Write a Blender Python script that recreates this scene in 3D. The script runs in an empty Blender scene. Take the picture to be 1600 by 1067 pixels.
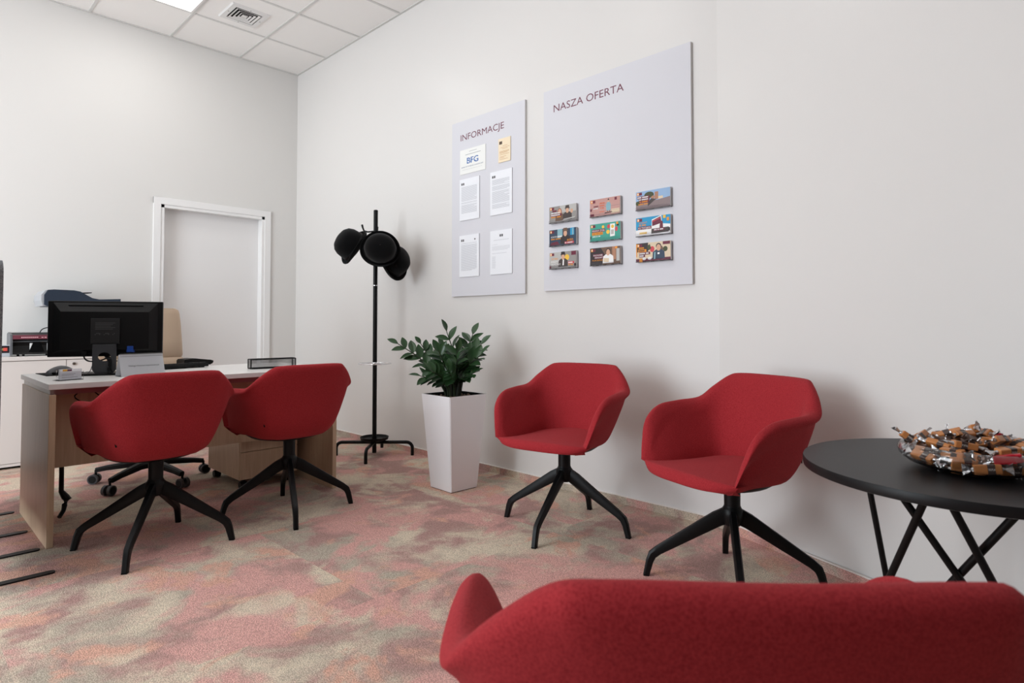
import bpy, bmesh, math, random
from mathutils import Vector, Matrix
import numpy as np

random.seed(7)
PI = math.pi
SC = bpy.context.scene
COL = SC.collection

# ------------------------------------------------------------------ camera, light, exposure
cam_d = bpy.data.cameras.new('camera')
cam = bpy.data.objects.new('camera', cam_d)
COL.objects.link(cam)
cam_d.sensor_fit = 'HORIZONTAL'
cam_d.sensor_width = 36.0
cam_d.lens = 36.0 * 959.77 / 1600
cam_d.shift_y = -55.5 / 1600
cam_d.clip_start = 0.02
cam.location = (-2.9054, -5.8985, 1.0054)
cam.rotation_euler = (PI / 2 + 0.0284, 0, -0.7966)
cam_d.dof.use_dof = True
cam_d.dof.focus_distance = 3.6
cam_d.dof.aperture_fstop = 7.0
SC.camera = cam

SC.view_settings.view_transform = 'Standard'
SC.view_settings.look = 'None'
SC.view_settings.exposure = 0.0
SC.view_settings.gamma = 1.0
SC.view_settings.use_curve_mapping = False

world = bpy.data.worlds.new('world')
SC.world = world
world.use_nodes = True
world.node_tree.nodes['Background'].inputs[0].default_value = (0.75, 0.87, 1.0, 1)
world.node_tree.nodes['Background'].inputs[1].default_value = 1.0

H = 3.535                       # ceiling height
LED = 8.0                       # emission of the ceiling panels
DAY = 215.0                      # daylight through the window on the left

day = bpy.data.lights.new('window_daylight', 'AREA')
day.shape = 'RECTANGLE'; day.size = 3.6; day.size_y = 2.3
day.energy = DAY; day.color = (0.86, 0.94, 1.0)
dayo = bpy.data.objects.new('window_daylight', day)
COL.objects.link(dayo)
dayo.location = (-5.92, -2.5, 1.35)
dayo.rotation_euler = (0, -PI / 2, 0)


# ------------------------------------------------------------------ materials
def lin(c):
    return tuple(((v / 255) / 12.92 if v / 255 <= 0.04045 else ((v / 255 + 0.055) / 1.055) ** 2.4) for v in c)

MC = {}
def mat(name, rgb, rough=0.5, metal=0.0, spec=0.5, emit=None, strength=0, trans=0, ior=1.45, coat=0, sheen=0):
    if name in MC:
        return MC[name]
    m = bpy.data.materials.new(name)
    m.use_nodes = True
    b = m.node_tree.nodes['Principled BSDF']
    c = lin(rgb)
    b.inputs['Base Color'].default_value = (*c, 1)
    b.inputs['Roughness'].default_value = rough
    b.inputs['Metallic'].default_value = metal
    b.inputs['Specular IOR Level'].default_value = spec
    b.inputs['Transmission Weight'].default_value = trans
    b.inputs['IOR'].default_value = ior
    b.inputs['Coat Weight'].default_value = coat
    b.inputs['Sheen Weight'].default_value = sheen
    if emit:
        b.inputs['Emission Color'].default_value = (*emit, 1)
        b.inputs['Emission Strength'].default_value = strength
    MC[name] = m
    return m

def N(m, typ, **kw):
    n = m.node_tree.nodes.new(typ)
    for k, v in kw.items():
        if k in n.inputs:
            n.inputs[k].default_value = v
        else:
            setattr(n, k, v)
    return n

def L(m, a, ao, b, bi):
    m.node_tree.links.new(a.outputs[ao], b.inputs[bi])

def bsdf(m):
    return m.node_tree.nodes['Principled BSDF']

def mix(m, fac, a, b, blend='MIX'):
    n = m.node_tree.nodes.new('ShaderNodeMix')
    n.data_type = 'RGBA'; n.blend_type = blend
    for sock, v in ((n.inputs[0], fac), (n.inputs[6], a), (n.inputs[7], b)):
        if hasattr(v, 'is_output'):
            m.node_tree.links.new(v, sock)
        elif isinstance(v, (int, float)):
            sock.default_value = v
        else:
            sock.default_value = (*lin(v), 1)
    return n.outputs[2]

def ramp(m, src, p0, p1, v0=0.0, v1=1.0):
    n = m.node_tree.nodes.new('ShaderNodeMapRange')
    n.interpolation_type = 'SMOOTHSTEP'
    n.inputs[1].default_value = p0; n.inputs[2].default_value = p1
    n.inputs[3].default_value = v0; n.inputs[4].default_value = v1
    m.node_tree.links.new(src, n.inputs[0])
    return n.outputs[0]

def bump(m, src, strength, dist):
    b = m.node_tree.nodes.new('ShaderNodeBump')
    b.inputs['Strength'].default_value = strength
    b.inputs['Distance'].default_value = dist
    m.node_tree.links.new(src, b.inputs['Height'])
    L(m, b, 'Normal', bsdf(m), 'Normal')

# painted walls: white with a faint satin gloss and roller texture
def wall_mat(name, rgb, rough):
    m = mat(name, rgb, rough, spec=0.35)
    tc = N(m, 'ShaderNodeTexCoord')
    n = N(m, 'ShaderNodeTexNoise', Scale=260.0, Detail=2.0)
    L(m, tc, 'Object', n, 'Vector')
    bump(m, n.outputs['Fac'], 0.05, 0.001)
    return m

M_WALL = wall_mat('wall_paint', (222, 219, 216), 0.32)
M_BACK = wall_mat('back_wall_paint', (226, 224, 221), 0.5)
M_CEIL = wall_mat('ceiling_tile', (245, 243, 240), 0.8)
M_GRID = mat('ceiling_grid_white', (214, 213, 210), 0.5)

def carpet_mat():
    m = mat('carpet', (180, 150, 130), 0.95, spec=0.1)
    tc = N(m, 'ShaderNodeTexCoord')
    # one random shift of the pattern for every carpet tile (1 m, seam at x=-1.63 and y=-3.95)
    mp = N(m, 'ShaderNodeMapping'); mp.inputs['Location'].default_value = (1.63, 3.95, 0)
    L(m, tc, 'Object', mp, 'Vector')
    fl = N(m, 'ShaderNodeVectorMath', operation='FLOOR'); L(m, mp, 'Vector', fl, 0)
    wn = N(m, 'ShaderNodeTexWhiteNoise', noise_dimensions='3D'); L(m, fl, 'Vector', wn, 'Vector')
    sc = N(m, 'ShaderNodeVectorMath', operation='SCALE'); sc.inputs['Scale'].default_value = 0.16
    L(m, wn, 'Color', sc, 0)
    ad = N(m, 'ShaderNodeVectorMath', operation='ADD'); L(m, tc, 'Object', ad, 0); L(m, sc, 'Vector', ad, 1)
    def noise(scale, off, dist=0.45, det=4.0):
        mm = N(m, 'ShaderNodeMapping'); mm.inputs['Location'].default_value = off
        L(m, ad, 'Vector', mm, 'Vector')
        n = N(m, 'ShaderNodeTexNoise', Scale=scale, Detail=det, Distortion=dist, Roughness=0.58)
        L(m, mm, 'Vector', n, 'Vector')
        return n.outputs['Fac']
    a = noise(2.4, (0, 0, 0)); b = noise(2.6, (7.3, 2.1, 0)); c = noise(2.7, (3.7, 9.2, 0)); d = noise(3.6, (11.1, 5.5, 0)); e = noise(2.4, (1.9, 14.0, 0))
    col = mix(m, ramp(m, a, 0.40, 0.60), CARPET['beige'], CARPET['grey'])
    col = mix(m, ramp(m, b, 0.43, 0.59, 0, .95), col, CARPET['rose'])
    col = mix(m, ramp(m, c, 0.48, 0.59, 0, .95), col, CARPET['pink'])
    col = mix(m, ramp(m, d, 0.54, 0.63, 0, .9), col, CARPET['coral'])
    col = mix(m, ramp(m, e, 0.57, 0.68, 0, .9), col, CARPET['beige'])
    v = N(m, 'ShaderNodeTexVoronoi', Scale=260.0); L(m, tc, 'Object', v, 'Vector')
    lo = ramp(m, v.outputs['Distance'], 0.1, 0.75, 1.08, 0.62)
    sp = N(m, 'ShaderNodeTexNoise', Scale=420.0, Detail=1.0); L(m, tc, 'Object', sp, 'Vector')
    sv = ramp(m, sp.outputs['Fac'], 0.3, 0.7, 0.8, 1.15)
    mu = N(m, 'ShaderNodeMath', operation='MULTIPLY'); m.node_tree.links.new(lo, mu.inputs[0]); m.node_tree.links.new(sv, mu.inputs[1])
    cb = N(m, 'ShaderNodeCombineColor'); 
    for i in range(3):
        m.node_tree.links.new(mu.outputs[0], cb.inputs[i])
    col = mix(m, 1.0, col, cb.outputs[0], 'MULTIPLY')
    m.node_tree.links.new(col, bsdf(m).inputs['Base Color'])
    bump(m, lo, 0.6, 0.004)
    return m
CARPET = dict(beige=(236, 219, 196), grey=(200, 187, 170), rose=(194, 154, 147), pink=(234, 180, 171), coral=(236, 184, 163))
M_CARPET = carpet_mat()

def fabric_mat(name, rgb, dark, scale=900.0):
    m = mat(name, rgb, 0.9, spec=0.15, sheen=0.12)
    tc = N(m, 'ShaderNodeTexCoord')
    v = N(m, 'ShaderNodeTexVoronoi', Scale=scale); L(m, tc, 'Object', v, 'Vector')
    n = N(m, 'ShaderNodeTexNoise', Scale=scale * 0.45, Detail=2.0); L(m, tc, 'Object', n, 'Vector')
    col = mix(m, ramp(m, n.outputs['Fac'], 0.35, 0.7), rgb, dark)
    m.node_tree.links.new(col, bsdf(m).inputs['Base Color'])
    bump(m, v.outputs['Distance'], 0.35, 0.0012)
    bsdf(m).inputs['Sheen Tint'].default_value = (0.9, 0.35, 0.35, 1)
    return m
M_RED = fabric_mat('red_fabric', (166, 48, 53), (140, 32, 39))
M_GREYFAB = fabric_mat('grey_felt', (120, 120, 122), (84, 84, 88), 500.0)
bsdf(M_GREYFAB).inputs['Sheen Tint'].default_value = (0.8, 0.8, 0.8, 1)

def wood_mat(name, a, b, rough=0.35):
    m = mat(name, a, rough, spec=0.4)
    tc = N(m, 'ShaderNodeTexCoord')
    mp = N(m, 'ShaderNodeMapping'); mp.inputs['Scale'].default_value = (30, 30, 2.0)
    L(m, tc, 'Object', mp, 'Vector')
    n = N(m, 'ShaderNodeTexNoise', Scale=2.0, Detail=5.0, Distortion=0.6); L(m, mp, 'Vector', n, 'Vector')
    col = mix(m, ramp(m, n.outputs['Fac'], 0.3, 0.7), a, b)
    m.node_tree.links.new(col, bsdf(m).inputs['Base Color'])
    return m
M_MAPLE = wood_mat('maple_board', (206, 180, 152), (194, 166, 138))
M_EDGE = wood_mat('maple_edge', (176, 148, 120), (166, 138, 110))
M_DESKTOP = mat('white_laminate', (236, 234, 232), 0.3)
M_CAB = mat('cabinet_white', (226, 220, 216), 0.45)
M_BLACK = mat('black_powder_coat', (11, 11, 12), 0.42, spec=0.25)
M_BLACKP = mat('black_plastic', (11, 11, 12), 0.45, spec=0.28)
M_DARK = mat('dark_void', (6, 6, 7), 0.7, spec=0.1)
M_CHROME = mat('chrome', (225, 225, 228), 0.12, 1.0)
M_STEEL = mat('brushed_steel', (150, 148, 145), 0.35, 1.0)
M_WHITE = mat('white_gloss', (248, 248, 251), 0.18)
M_PLWHITE = mat('white_plastic', (228, 227, 225), 0.4)
M_DOOR = mat('door_white', (240, 239, 238), 0.4)
M_LEATHER = mat('beige_leather', (208, 184, 160), 0.5, spec=0.3)
M_FELT = mat('black_felt', (9, 9, 10), 0.95, spec=0.08, sheen=0.12)
M_BAND = mat('black_ribbon', (15, 15, 16), 0.5, spec=0.25)
M_GREEN = mat('leaf_green', (44, 74, 42), 0.28, spec=0.5)
M_STEM = mat('stem_green', (40, 52, 30), 0.5)
M_STEMD = mat('stem_dark', (28, 34, 24), 0.6)
M_SOIL = mat('dark_soil', (40, 33, 28), 0.95, spec=0.1)
M_PEBBLE = mat('clay_pebble', (104, 82, 66), 0.85)
M_BOARD = mat('board_white', (214, 213, 218), 0.5, spec=0.3)
M_BOARDE = mat('board_edge_grey', (226, 225, 223), 0.5)
M_MAROON = mat('maroon_lettering', (112, 56, 72), 0.6)
M_PAPER = mat('paper_white', (236, 237, 241), 0.6)
M_INK = mat('grey_ink', (170, 170, 174), 0.8)
M_INKD = mat('dark_ink', (92, 90, 92), 0.8)
M_GLASS = mat('clear_glass', (255, 255, 255), 0.0, trans=1.0, ior=1.45)
M_ACRYL = mat('clear_acrylic', (248, 248, 250), 0.03, trans=1.0, ior=1.2)
M_NAVY = mat('navy_plastic', (38, 50, 66), 0.45)
M_GREYP = mat('grey_plastic', (176, 178, 182), 0.45)
M_MIDGREY = mat('mid_grey_plastic', (96, 98, 102), 0.45)
M_LED = mat('led_diffuser', (255, 255, 255), 0.5, emit=(1.0, 0.985, 0.95), strength=LED)


# ------------------------------------------------------------------ object helpers
def link(name, me, parent=None, m=None, mod=None):
    o = bpy.data.objects.new(name, me)
    COL.objects.link(o)
    if parent is not None:
        o.parent = parent
    if m is not None:
        for mm in (m if isinstance(m, (list, tuple)) else [m]):
            me.materials.append(mm)
    return o

def thing(name, label, cat, loc=(0, 0, 0), rz=0.0, group=None):
    o = bpy.data.objects.new(name, None)
    COL.objects.link(o)
    o.empty_display_size = 0.1
    o.location = loc; o.rotation_euler = (0, 0, rz)
    return tag(o, label, cat, group)

def tag(o, label, cat, group=None):
    o['label'] = label; o['category'] = cat
    if group:
        o['group'] = group
    return o

def struct(o, label=None):
    o['kind'] = 'structure'
    if label:
        o['label'] = label
    return o

class MB:
    """collects shapes, becomes one mesh object"""
    def __init__(self):
        self.bm = bmesh.new(); self.mi = 0
    def mark(self, faces):
        for f in faces:
            f.material_index = self.mi
    def box(self, x0, x1, y0, y1, z0, z1, bev=0.0, seg=2, mtx=None):
        r = bmesh.ops.create_cube(self.bm, size=1.0)
        vs = r['verts']
        for v in vs:
            v.co = Vector((x0 + (v.co.x + .5) * (x1 - x0), y0 + (v.co.y + .5) * (y1 - y0), z0 + (v.co.z + .5) * (z1 - z0)))
        fs = list({f for v in vs for f in v.link_faces})
        self.mark(fs)
        if bev > 0:
            es = list({e for v in vs for e in v.link_edges})
            rr = bmesh.ops.bevel(self.bm, geom=es, offset=bev, segments=seg, profile=0.5, affect='EDGES')
            self.mark(rr['faces'])
            vs = list({v for f in rr['faces'] for v in f.verts} | {v for v in vs if v.is_valid})
        if mtx is not None:
            bmesh.ops.transform(self.bm, matrix=mtx, verts=vs)
        return self
    def rings(self, R, close_u=True, cap0=True, cap1=True):
        """R: list of rings of points"""
        bm = self.bm
        V = [[bm.verts.new(p) for p in r] for r in R]
        n = len(R[0]); fs = []
        for a, b in zip(V[:-1], V[1:]):
            for i in range(n if close_u else n - 1):
                j = (i + 1) % n
                try:
                    fs.append(bm.faces.new((a[i], a[j], b[j], b[i])))
                except ValueError:
                    pass
        if cap0:
            fs.append(bm.faces.new(list(reversed(V[0]))))
        if cap1:
            fs.append(bm.faces.new(V[-1]))
        self.mark(fs)
        return self
    def lathe(self, prof, seg=32, c=(0, 0, 0), cap0=False, cap1=False, sx=1.0, sy=1.0):
        R = []
        for r, z in prof:
            R.append([(c[0] + sx * r * math.cos(2 * PI * i / seg), c[1] + sy * r * math.sin(2 * PI * i / seg), c[2] + z) for i in range(seg)])
        return self.rings(R, True, cap0, cap1)
    def cyl(self, p0, p1, r0, r1=None, seg=16):
        return self.tube([p0, p1], [r0, r0 if r1 is None else r1], seg)
    def tube(self, pts, rad, seg=10, shape=None, up=(0, 0, 1)):
        """sweep; shape: list of (a,b) unit section points (a sideways, b upward), else round"""
        P = [Vector(p) for p in pts]
        if not isinstance(rad, (list, tuple)):
            rad = [rad] * len(P)
        sec = shape or [(math.cos(2 * PI * i / seg), math.sin(2 * PI * i / seg)) for i in range(seg)]
        R = []
        for i, p in enumerate(P):
            if i == 0: t = P[1] - P[0]
            elif i == len(P) - 1: t = P[-1] - P[-2]
            else: t = (P[i + 1] - p).normalized() + (p - P[i - 1]).normalized()
            t.normalize()
            u = Vector(up)
            if abs(t.dot(u)) > 0.97:
                u = Vector((1, 0, 0)) if abs(t.x) < 0.9 else Vector((0, 1, 0))
            if i and abs(t.dot(Vector(up))) > 0.9 and len(P) > 2:
                s = prev - t * prev.dot(t)
            else:
                s = t.cross(u)
            s.normalize(); prev = s
            w = s.cross(t).normalized()
            rr = rad[i]
            ra, rb = rr if isinstance(rr, (list, tuple)) else (rr, rr)
            R.append([p + s * (a * ra) + w * (b * rb) for a, b in sec])
        return self.rings(R)
    def prism(self, poly, y0, y1, axis='Y'):
        f = {'Y': lambda p, d: (p[0], d, p[1]), 'X': lambda p, d: (d, p[0], p[1]), 'Z': lambda p, d: (p[0], p[1], d)}[axis]
        return self.rings([[f(p, y0) for p in poly], [f(p, y1) for p in poly]])
    def poly(self, pts):
        f = self.bm.faces.new([self.bm.verts.new(p) for p in pts])
        self.mark([f]); return self
    def quad(self, x0, x1, z0, z1, y):
        return self.poly([(x0, y, z0), (x1, y, z0), (x1, y, z1), (x0, y, z1)])
    def ell(self, cx, cz, rx, rz, y, seg=14):
        return self.poly([(cx + rx * math.cos(2 * PI * i / seg), y, cz + rz * math.sin(2 * PI * i / seg)) for i in range(seg)])
    def text(self, s, x, z, h, y, width=None, mtx=None):
        """flat lettering in the local XZ plane facing -y; h = cap height"""
        vs, fs = text_data(s)
        if not vs:
            return self
        mx = max(v[0] for v in vs)
        k = h / 0.729
        kx = (width / mx) if width else k
        bv = [self.bm.verts.new((x + v[0] * kx, y, z + v[1] * k)) for v in vs]
        out = []
        for f in fs:
            try:
                out.append(self.bm.faces.new([bv[i] for i in f]))
            except ValueError:
                pass
        self.mark(out)
        return self
    def build(self, name, m, parent=None, smooth=False, recalc=True, loc=None, rz=None):
        if recalc:
            bmesh.ops.recalc_face_normals(self.bm, faces=self.bm.faces)
        me = bpy.data.meshes.new(name)
        self.bm.to_mesh(me); self.bm.free()
        if smooth:
            me.polygons.foreach_set('use_smooth', [True] * len(me.polygons))
            try:
                me.set_sharp_from_angle(angle=math.radians(smooth if smooth is not True else 40))
            except Exception:
                pass
        o = link(name, me, parent, m)
        if loc is not None: o.location = loc
        if rz is not None: o.rotation_euler = (0, 0, rz)
        return o

TD = {}
def text_data(s):
    if s in TD:
        return TD[s]
    cu = bpy.data.curves.new('lettering', 'FONT')
    cu.body = s; cu.size = 1.0; cu.resolution_u = 3; cu.fill_mode = 'FRONT'
    o = bpy.data.objects.new('lettering', cu)
    COL.objects.link(o)
    bpy.context.view_layer.update()
    dg = bpy.context.evaluated_depsgraph_get()
    me = bpy.data.meshes.new_from_object(o.evaluated_get(dg))
    vs = [tuple(v.co) for v in me.vertices]
    fs = [tuple(p.vertices) for p in me.polygons]
    if vs:
        mn = min(v[0] for v in vs)
        vs = [(v[0] - mn, v[1], 0) for v in vs]
    bpy.data.objects.remove(o); bpy.data.curves.remove(cu); bpy.data.meshes.remove(me)
    TD[s] = (vs, fs)
    return TD[s]

def catmull(P, n):
    """points through P (numpy k x d), n samples per span"""
    P = np.asarray(P, float)
    Q = np.vstack([2 * P[0] - P[1], P, 2 * P[-1] - P[-2]])
    out = []
    for i in range(1, len(Q) - 2):
        p0, p1, p2, p3 = Q[i - 1:i + 3]
        for j in range(n):
            t = j / n
            out.append(0.5 * ((2 * p1) + (-p0 + p2) * t + (2 * p0 - 5 * p1 + 4 * p2 - p3) * t * t + (-p0 + 3 * p1 - 3 * p2 + p3) * t ** 3))
    out.append(P[-1])
    return np.array(out)

def dup(root, loc, rz, label=None, group=None, legs_rz=None):
    """copy a thing with its parts and their sub-parts"""
    r = root.copy(); COL.objects.link(r)
    r.location = loc; r.rotation_euler = (0, 0, rz) if not isinstance(rz, (tuple, list)) else rz
    if label: r['label'] = label
    if group: r['group'] = group
    for ch in list(root.children):
        c = ch.copy(); COL.objects.link(c); c.parent = r
        for g in list(ch.children):
            d = g.copy(); COL.objects.link(d); d.parent = c
    return r


# ------------------------------------------------------------------ the room
BX, BY = 0.0, -4.5                       # the right wall bends here
WD = Vector((-0.3629, -0.9318, 0))       # direction of its nearer stretch
YF = -9.2; XL = -6.0
tB = (YF - BY) / WD.y
EX = WD.x * tB

b = MB()
b.poly([(XL - .1, .25, 0), (XL - .1, YF - .1, 0), (EX + .2, YF - .1, 0), (.15, BY, 0), (.15, .25, 0)][::-1])
fl = b.build('floor', M_CARPET, recalc=False)
struct(fl, 'carpet in blotches of pink, rose, beige and grey')

# ceiling of 60 cm tiles in a white grid
LX, LY = 0.59, 0.59                      # first grid lines from the corner
b = MB()
b.box(XL - .1, .15, YF - .1, .15, H, H + .1)
ceil = b.build('ceiling', M_CEIL)
struct(ceil, 'suspended ceiling of square white tiles')
b = MB()
k = 0
while -(LX + .6 * k) > XL:
    x = -(LX + .6 * k); b.box(x - .010, x + .010, YF, 0, H - .006, H + .002); k += 1
k = 0
while -(LY + .6 * k) > YF:
    y = -(LY + .6 * k); b.box(XL, 0, y - .010, y + .010, H - .0055, H + .002); k += 1
b.box(XL, 0, -.02, 0, H - .007, H + .002)
b.box(-.02, 0, BY, 0, H - .0065, H + .002)
b.build('ceiling_grid', M_GRID, ceil)

# right wall in two stretches
b = MB()
b.prism([(0, .1), (0, BY), (.11, BY), (.11, .1)], 0, H, 'Z')
struct(b.build('wall_right', M_WALL), 'white satin wall behind the notice boards')
b = MB()
b.prism([(0, BY), (EX, YF - .1), (EX + .12, YF - .1), (.11, BY)], 0, H, 'Z')
struct(b.build('wall_right_near', M_WALL), 'nearer stretch of the white wall, slightly turned inwards')

# back wall with the door opening
DX0, DX1, DZ = -1.245, -0.326, 2.045
b = MB()
b.box(XL, DX0, 0, .12, 0, H); b.box(DX1, 0, 0, .12, 0, H); b.box(DX0, DX1, 0, .12, DZ, H); b.box(DX0 - .1, DX1 + .1, .12, .18, 0, DZ + .1)
struct(b.build('wall_back', M_BACK), 'white back wall')

# left wall with a window, front wall behind the camera
WY0, WY1, WZ0, WZ1 = -4.6, -0.8, 0.12, 2.6
b = MB()
b.box(XL - .1, XL, YF, WY0, 0, H); b.box(XL - .1, XL, WY1, .12, 0, H)
b.box(XL - .1, XL, WY0, WY1, 0, WZ0); b.box(XL - .1, XL, WY0, WY1, WZ1, H)
struct(b.build('wall_left', M_BACK), 'white wall with the window')
b = MB()
b.box(XL, EX + .1, YF - .1, YF, 0, H)
struct(b.build('wall_front', mat('front_wall_grey', (84, 80, 78), 0.7)), 'wall behind the viewer')
b = MB()
for y0, y1 in ((WY0, WY0 + .06), (WY1 - .06, WY1), ((WY0 + WY1) / 2 - .04, (WY0 + WY1) / 2 + .04)):
    b.box(XL - .09, XL - .02, y0, y1, WZ0, WZ1)
b.box(XL - .089, XL - .021, WY0, WY1, WZ0, WZ0 + .06); b.box(XL - .089, XL - .021, WY0, WY1, WZ1 - .06, WZ1)
win = b.build('window_1', M_DOOR)
struct(win, 'wide window in the left wall')

# carpet-covered baseboard with a pale bead of sealant on top
def baseboard(name, pts, h=0.041, d=0.008):
    b = MB()
    b.prism(pts, 0.0, h, 'Z')
    o = struct(b.build(name, M_CARPET))
    return o
baseboard('baseboard_right', [(0, -.008), (-.008, -.008), (-.008, BY), (EX - .008, YF), (EX, YF), (0, BY)])
baseboard('baseboard_back', [(DX1 + .07, -.008), (-.008, -.008), (-.008, 0), (DX1 + .07, 0)])
b = MB()
b.prism([(0, 0), (-.010, 0), (-.010, BY), (EX - .010, YF), (EX, YF), (0, BY)], .041, .046, 'Z')
struct(b.build('trim_1', mat('sealant', (235, 228, 222), .4)), 'pale bead along the carpet skirting')

# door
door = struct(bpy.data.objects.new('door_1', None), 'white flush door in a white frame'); COL.objects.link(door)
door.location = ((DX0 + DX1) / 2, 0, 0)
w2 = (DX1 - DX0) / 2
b = MB()
cw = .056
for s in (-1, 1):
    b.box(*sorted((s * (w2 - .004), s * (w2 + cw))), -.018, 0.0, 0, DZ + cw, .003)
b.box(-w2 - cw, w2 + cw, -.0178, 0, DZ - .004, DZ + cw, .003)
for s in (-1, 1):
    b.box(*sorted((s * w2, s * (w2 - .03))), -.012, .118, 0, DZ)
b.box(-w2, w2, -.012, .118, DZ - .03, DZ)
b.build('door_frame', M_DOOR, door)
b = MB(); b.box(-w2 + .03, w2 - .03, .075, .115, .006, DZ - .03, .002)
b.build('door_leaf', mat('door_leaf_white', (236, 234, 233), 0.45), door)


# ------------------------------------------------------------------ ceiling lights and the air vent
def ceiling_light(i, j, label):
    cx = -(LX + .6 * i + .3); cy = -(LY + .6 * j + .3)
    t = thing('ceiling_light', label, 'ceiling light', (cx, cy, H), 0, 'square light panels set in the ceiling')
    b = MB(); b.box(-.27, .27, -.27, .27, -.010, -.006); b.build('diffuser', M_LED, t)
    b = MB()
    for x0, x1, y0, y1 in ((-.288, .288, -.288, -.27), (-.288, .288, .27, .288), (-.288, -.27, -.27, .27), (.27, .288, -.27, .27)):
        b.box(x0, x1, y0, y1, -.012, -.0005)
    b.build('frame', M_PLWHITE, t)
ceiling_light(1, 0, 'lit square light panel in the ceiling beside the air vent')
for i, j in ((1, 4), (4, 2), (4, 5), (7, 3)):
    ceiling_light(i, j, 'square light panel in the ceiling out of view')

vent = thing('air_vent', 'square white ceiling air diffuser with nested louvres', 'air vent', (-.885, -.85, H))
b = MB()
def ring_frame(b, a0, a1, z0, z1):
    """square ring from half-size a0 (outer) at z0 to a1 (inner) at z1"""
    for q in range(4):
        c, s = math.cos(q * PI / 2), math.sin(q * PI / 2)
        P = [(-a0, -a0, z0), (a0, -a0, z0), (a1, -a1, z1), (-a1, -a1, z1)]
        b.poly([(x * c - y * s, x * s + y * c, z) for x, y, z in P])
ring_frame(b, .153, .145, 0, -.012); ring_frame(b, .145, .107, -.012, -.012); ring_frame(b, .107, .107, -.012, .0)
b.build('frame', M_PLWHITE, vent, recalc=False)
b = MB(); b.box(-.107, .107, -.107, .107, -.0015, -.0005); b.build('duct', M_DARK, vent)
for a0, a1 in ((.097, .081), (.070, .055), (.044, .031)):
    b = MB(); ring_frame(b, a0, a1, -.013, -.0085)
    b.build('louvre', M_PLWHITE, vent, recalc=False)
b = MB(); b.poly([(-.022, -.022, -.0115), (.022, -.022, -.0115), (.022, .022, -.0115), (-.022, .022, -.0115)][::-1]); b.build('centre_plate', M_PLWHITE, vent, recalc=False)
for x, y in ((-.127, 0), (.127, 0), (0, -.127), (0, .127)):
    b = MB(); b.lathe([(0.0001, -.0135), (.005, -.013), (.005, -.0115)], 10, (x, y, 0)); b.build('screw', M_STEEL, vent)


# ------------------------------------------------------------------ red armchairs
def chair_shell():
    """rim columns for the right half: bottom, turn, mid, high, crest, outward direction"""
    C = [  # b, l, m, h, crest, out
        ((0, -.085, .400), (0, -.150, .418), (0, -.205, .490), (0, -.224, .620), (0, -.232, .796), (0, -1)),
        ((.085, -.078, .400), (.120, -.136, .420), (.140, -.188, .490), (.155, -.209, .620), (.150, -.220, .794), (.15, -.99)),
        ((.105, -.07, .401), (.148, -.118, .422), (.175, -.166, .490), (.200, -.186, .615), (.196, -.196, .781), (.40, -.92)),
        ((.130, -.045, .402), (.178, -.092, .424), (.210, -.136, .492), (.247, -.152, .605), (.247, -.154, .733), (.68, -.73)),
        ((.150, -.010, .404), (.198, -.050, .427), (.232, -.088, .494), (.276, -.106, .595), (.281, -.104, .686), (.93, -.37)),
        ((.160, .045, .407), (.208, .030, .430), (.244, .012, .494), (.280, .008, .592), (.286, .010, .677), (1, -.02)),
        ((.166, .100, .410), (.212, .105, .432), (.246, .105, .486), (.276, .110, .575), (.281, .116, .664), (.99, .10)),
        ((.168, .145, .409), (.212, .160, .427), (.240, .168, .470), (.260, .176, .535), (.268, .182, .618), (.93, .36)),
        ((.168, .180, .407), (.212, .200, .422), (.232, .208, .452), (.240, .211, .490), (.250, .214, .538), (.86, .50)),
        ((.166, .204, .405), (.208, .222, .417), (.222, .230, .432), (.229, .234, .446), (.236, .236, .464), (.78, .62)),
    ]
    cols = []
    for k, (bb, ll, m, h, c, o) in enumerate(C):
        bb, ll, m, h, c = (np.array(v) for v in (bb, ll, m, h, c))
        o = np.array((o[0], o[1], 0)); o = o / np.linalg.norm(o)
        T = .022 if k < 8 else (.019 if k == 8 else .013)
        dz = .020 if k < 8 else (.016 if k == 8 else .008)
        uo = c + o * T - np.array((0, 0, dz)); ui = c - o * T - np.array((0, 0, dz))
        u2 = h * .45 + uo * .55 + o * .003
        hi = h - o * .046; mi = m - o * .050; li = m - o * .060; li[2] = .445
        if k >= 8:
            hi = ui * .5 + (m - o * .03) * .5; mi = m - o * .032; li = m - o * .036; li[2] = .436
        i2 = hi * .5 + ui * .5
        cols.append([bb, ll, m, h, u2, uo, c, ui, i2, hi, mi, li])
    A = np.array(cols)                                   # col x row x 3
    F = np.concatenate([A[1:][::-1] * np.array((-1, 1, 1)), A])
    for it, rows in ((2, (7, 8, 9, 10, 11)), (1, (2, 3, 4))):      # no crease where the back turns into the arms
        for _ in range(it):
            S = F.copy(); S[1:-1] = F[:-2] * .25 + F[1:-1] * .5 + F[2:] * .25
            for r in rows:
                w = .5 if r == 7 else 1.0
                F[2:-2, r] = F[2:-2, r] * (1 - w) + S[2:-2, r] * w
    A = F[len(A) - 1:]
    Lf = A[1:][::-1].copy(); Lf[:, :, 0] *= -1
    A = np.concatenate([Lf, A])                          # from left front round the back to right front
    nu, nv = 5, 4
    G = np.array([catmull(A[:, j], nu) for j in range(A.shape[1])])      # row x u x 3
    G2 = np.array([catmull(G[:, i], nv) for i in range(G.shape[1])])     # u x v x 3
    b = MB()
    b.rings([[tuple(p) for p in r] for r in G2], close_u=False, cap0=True, cap1=True)
    return b

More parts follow.
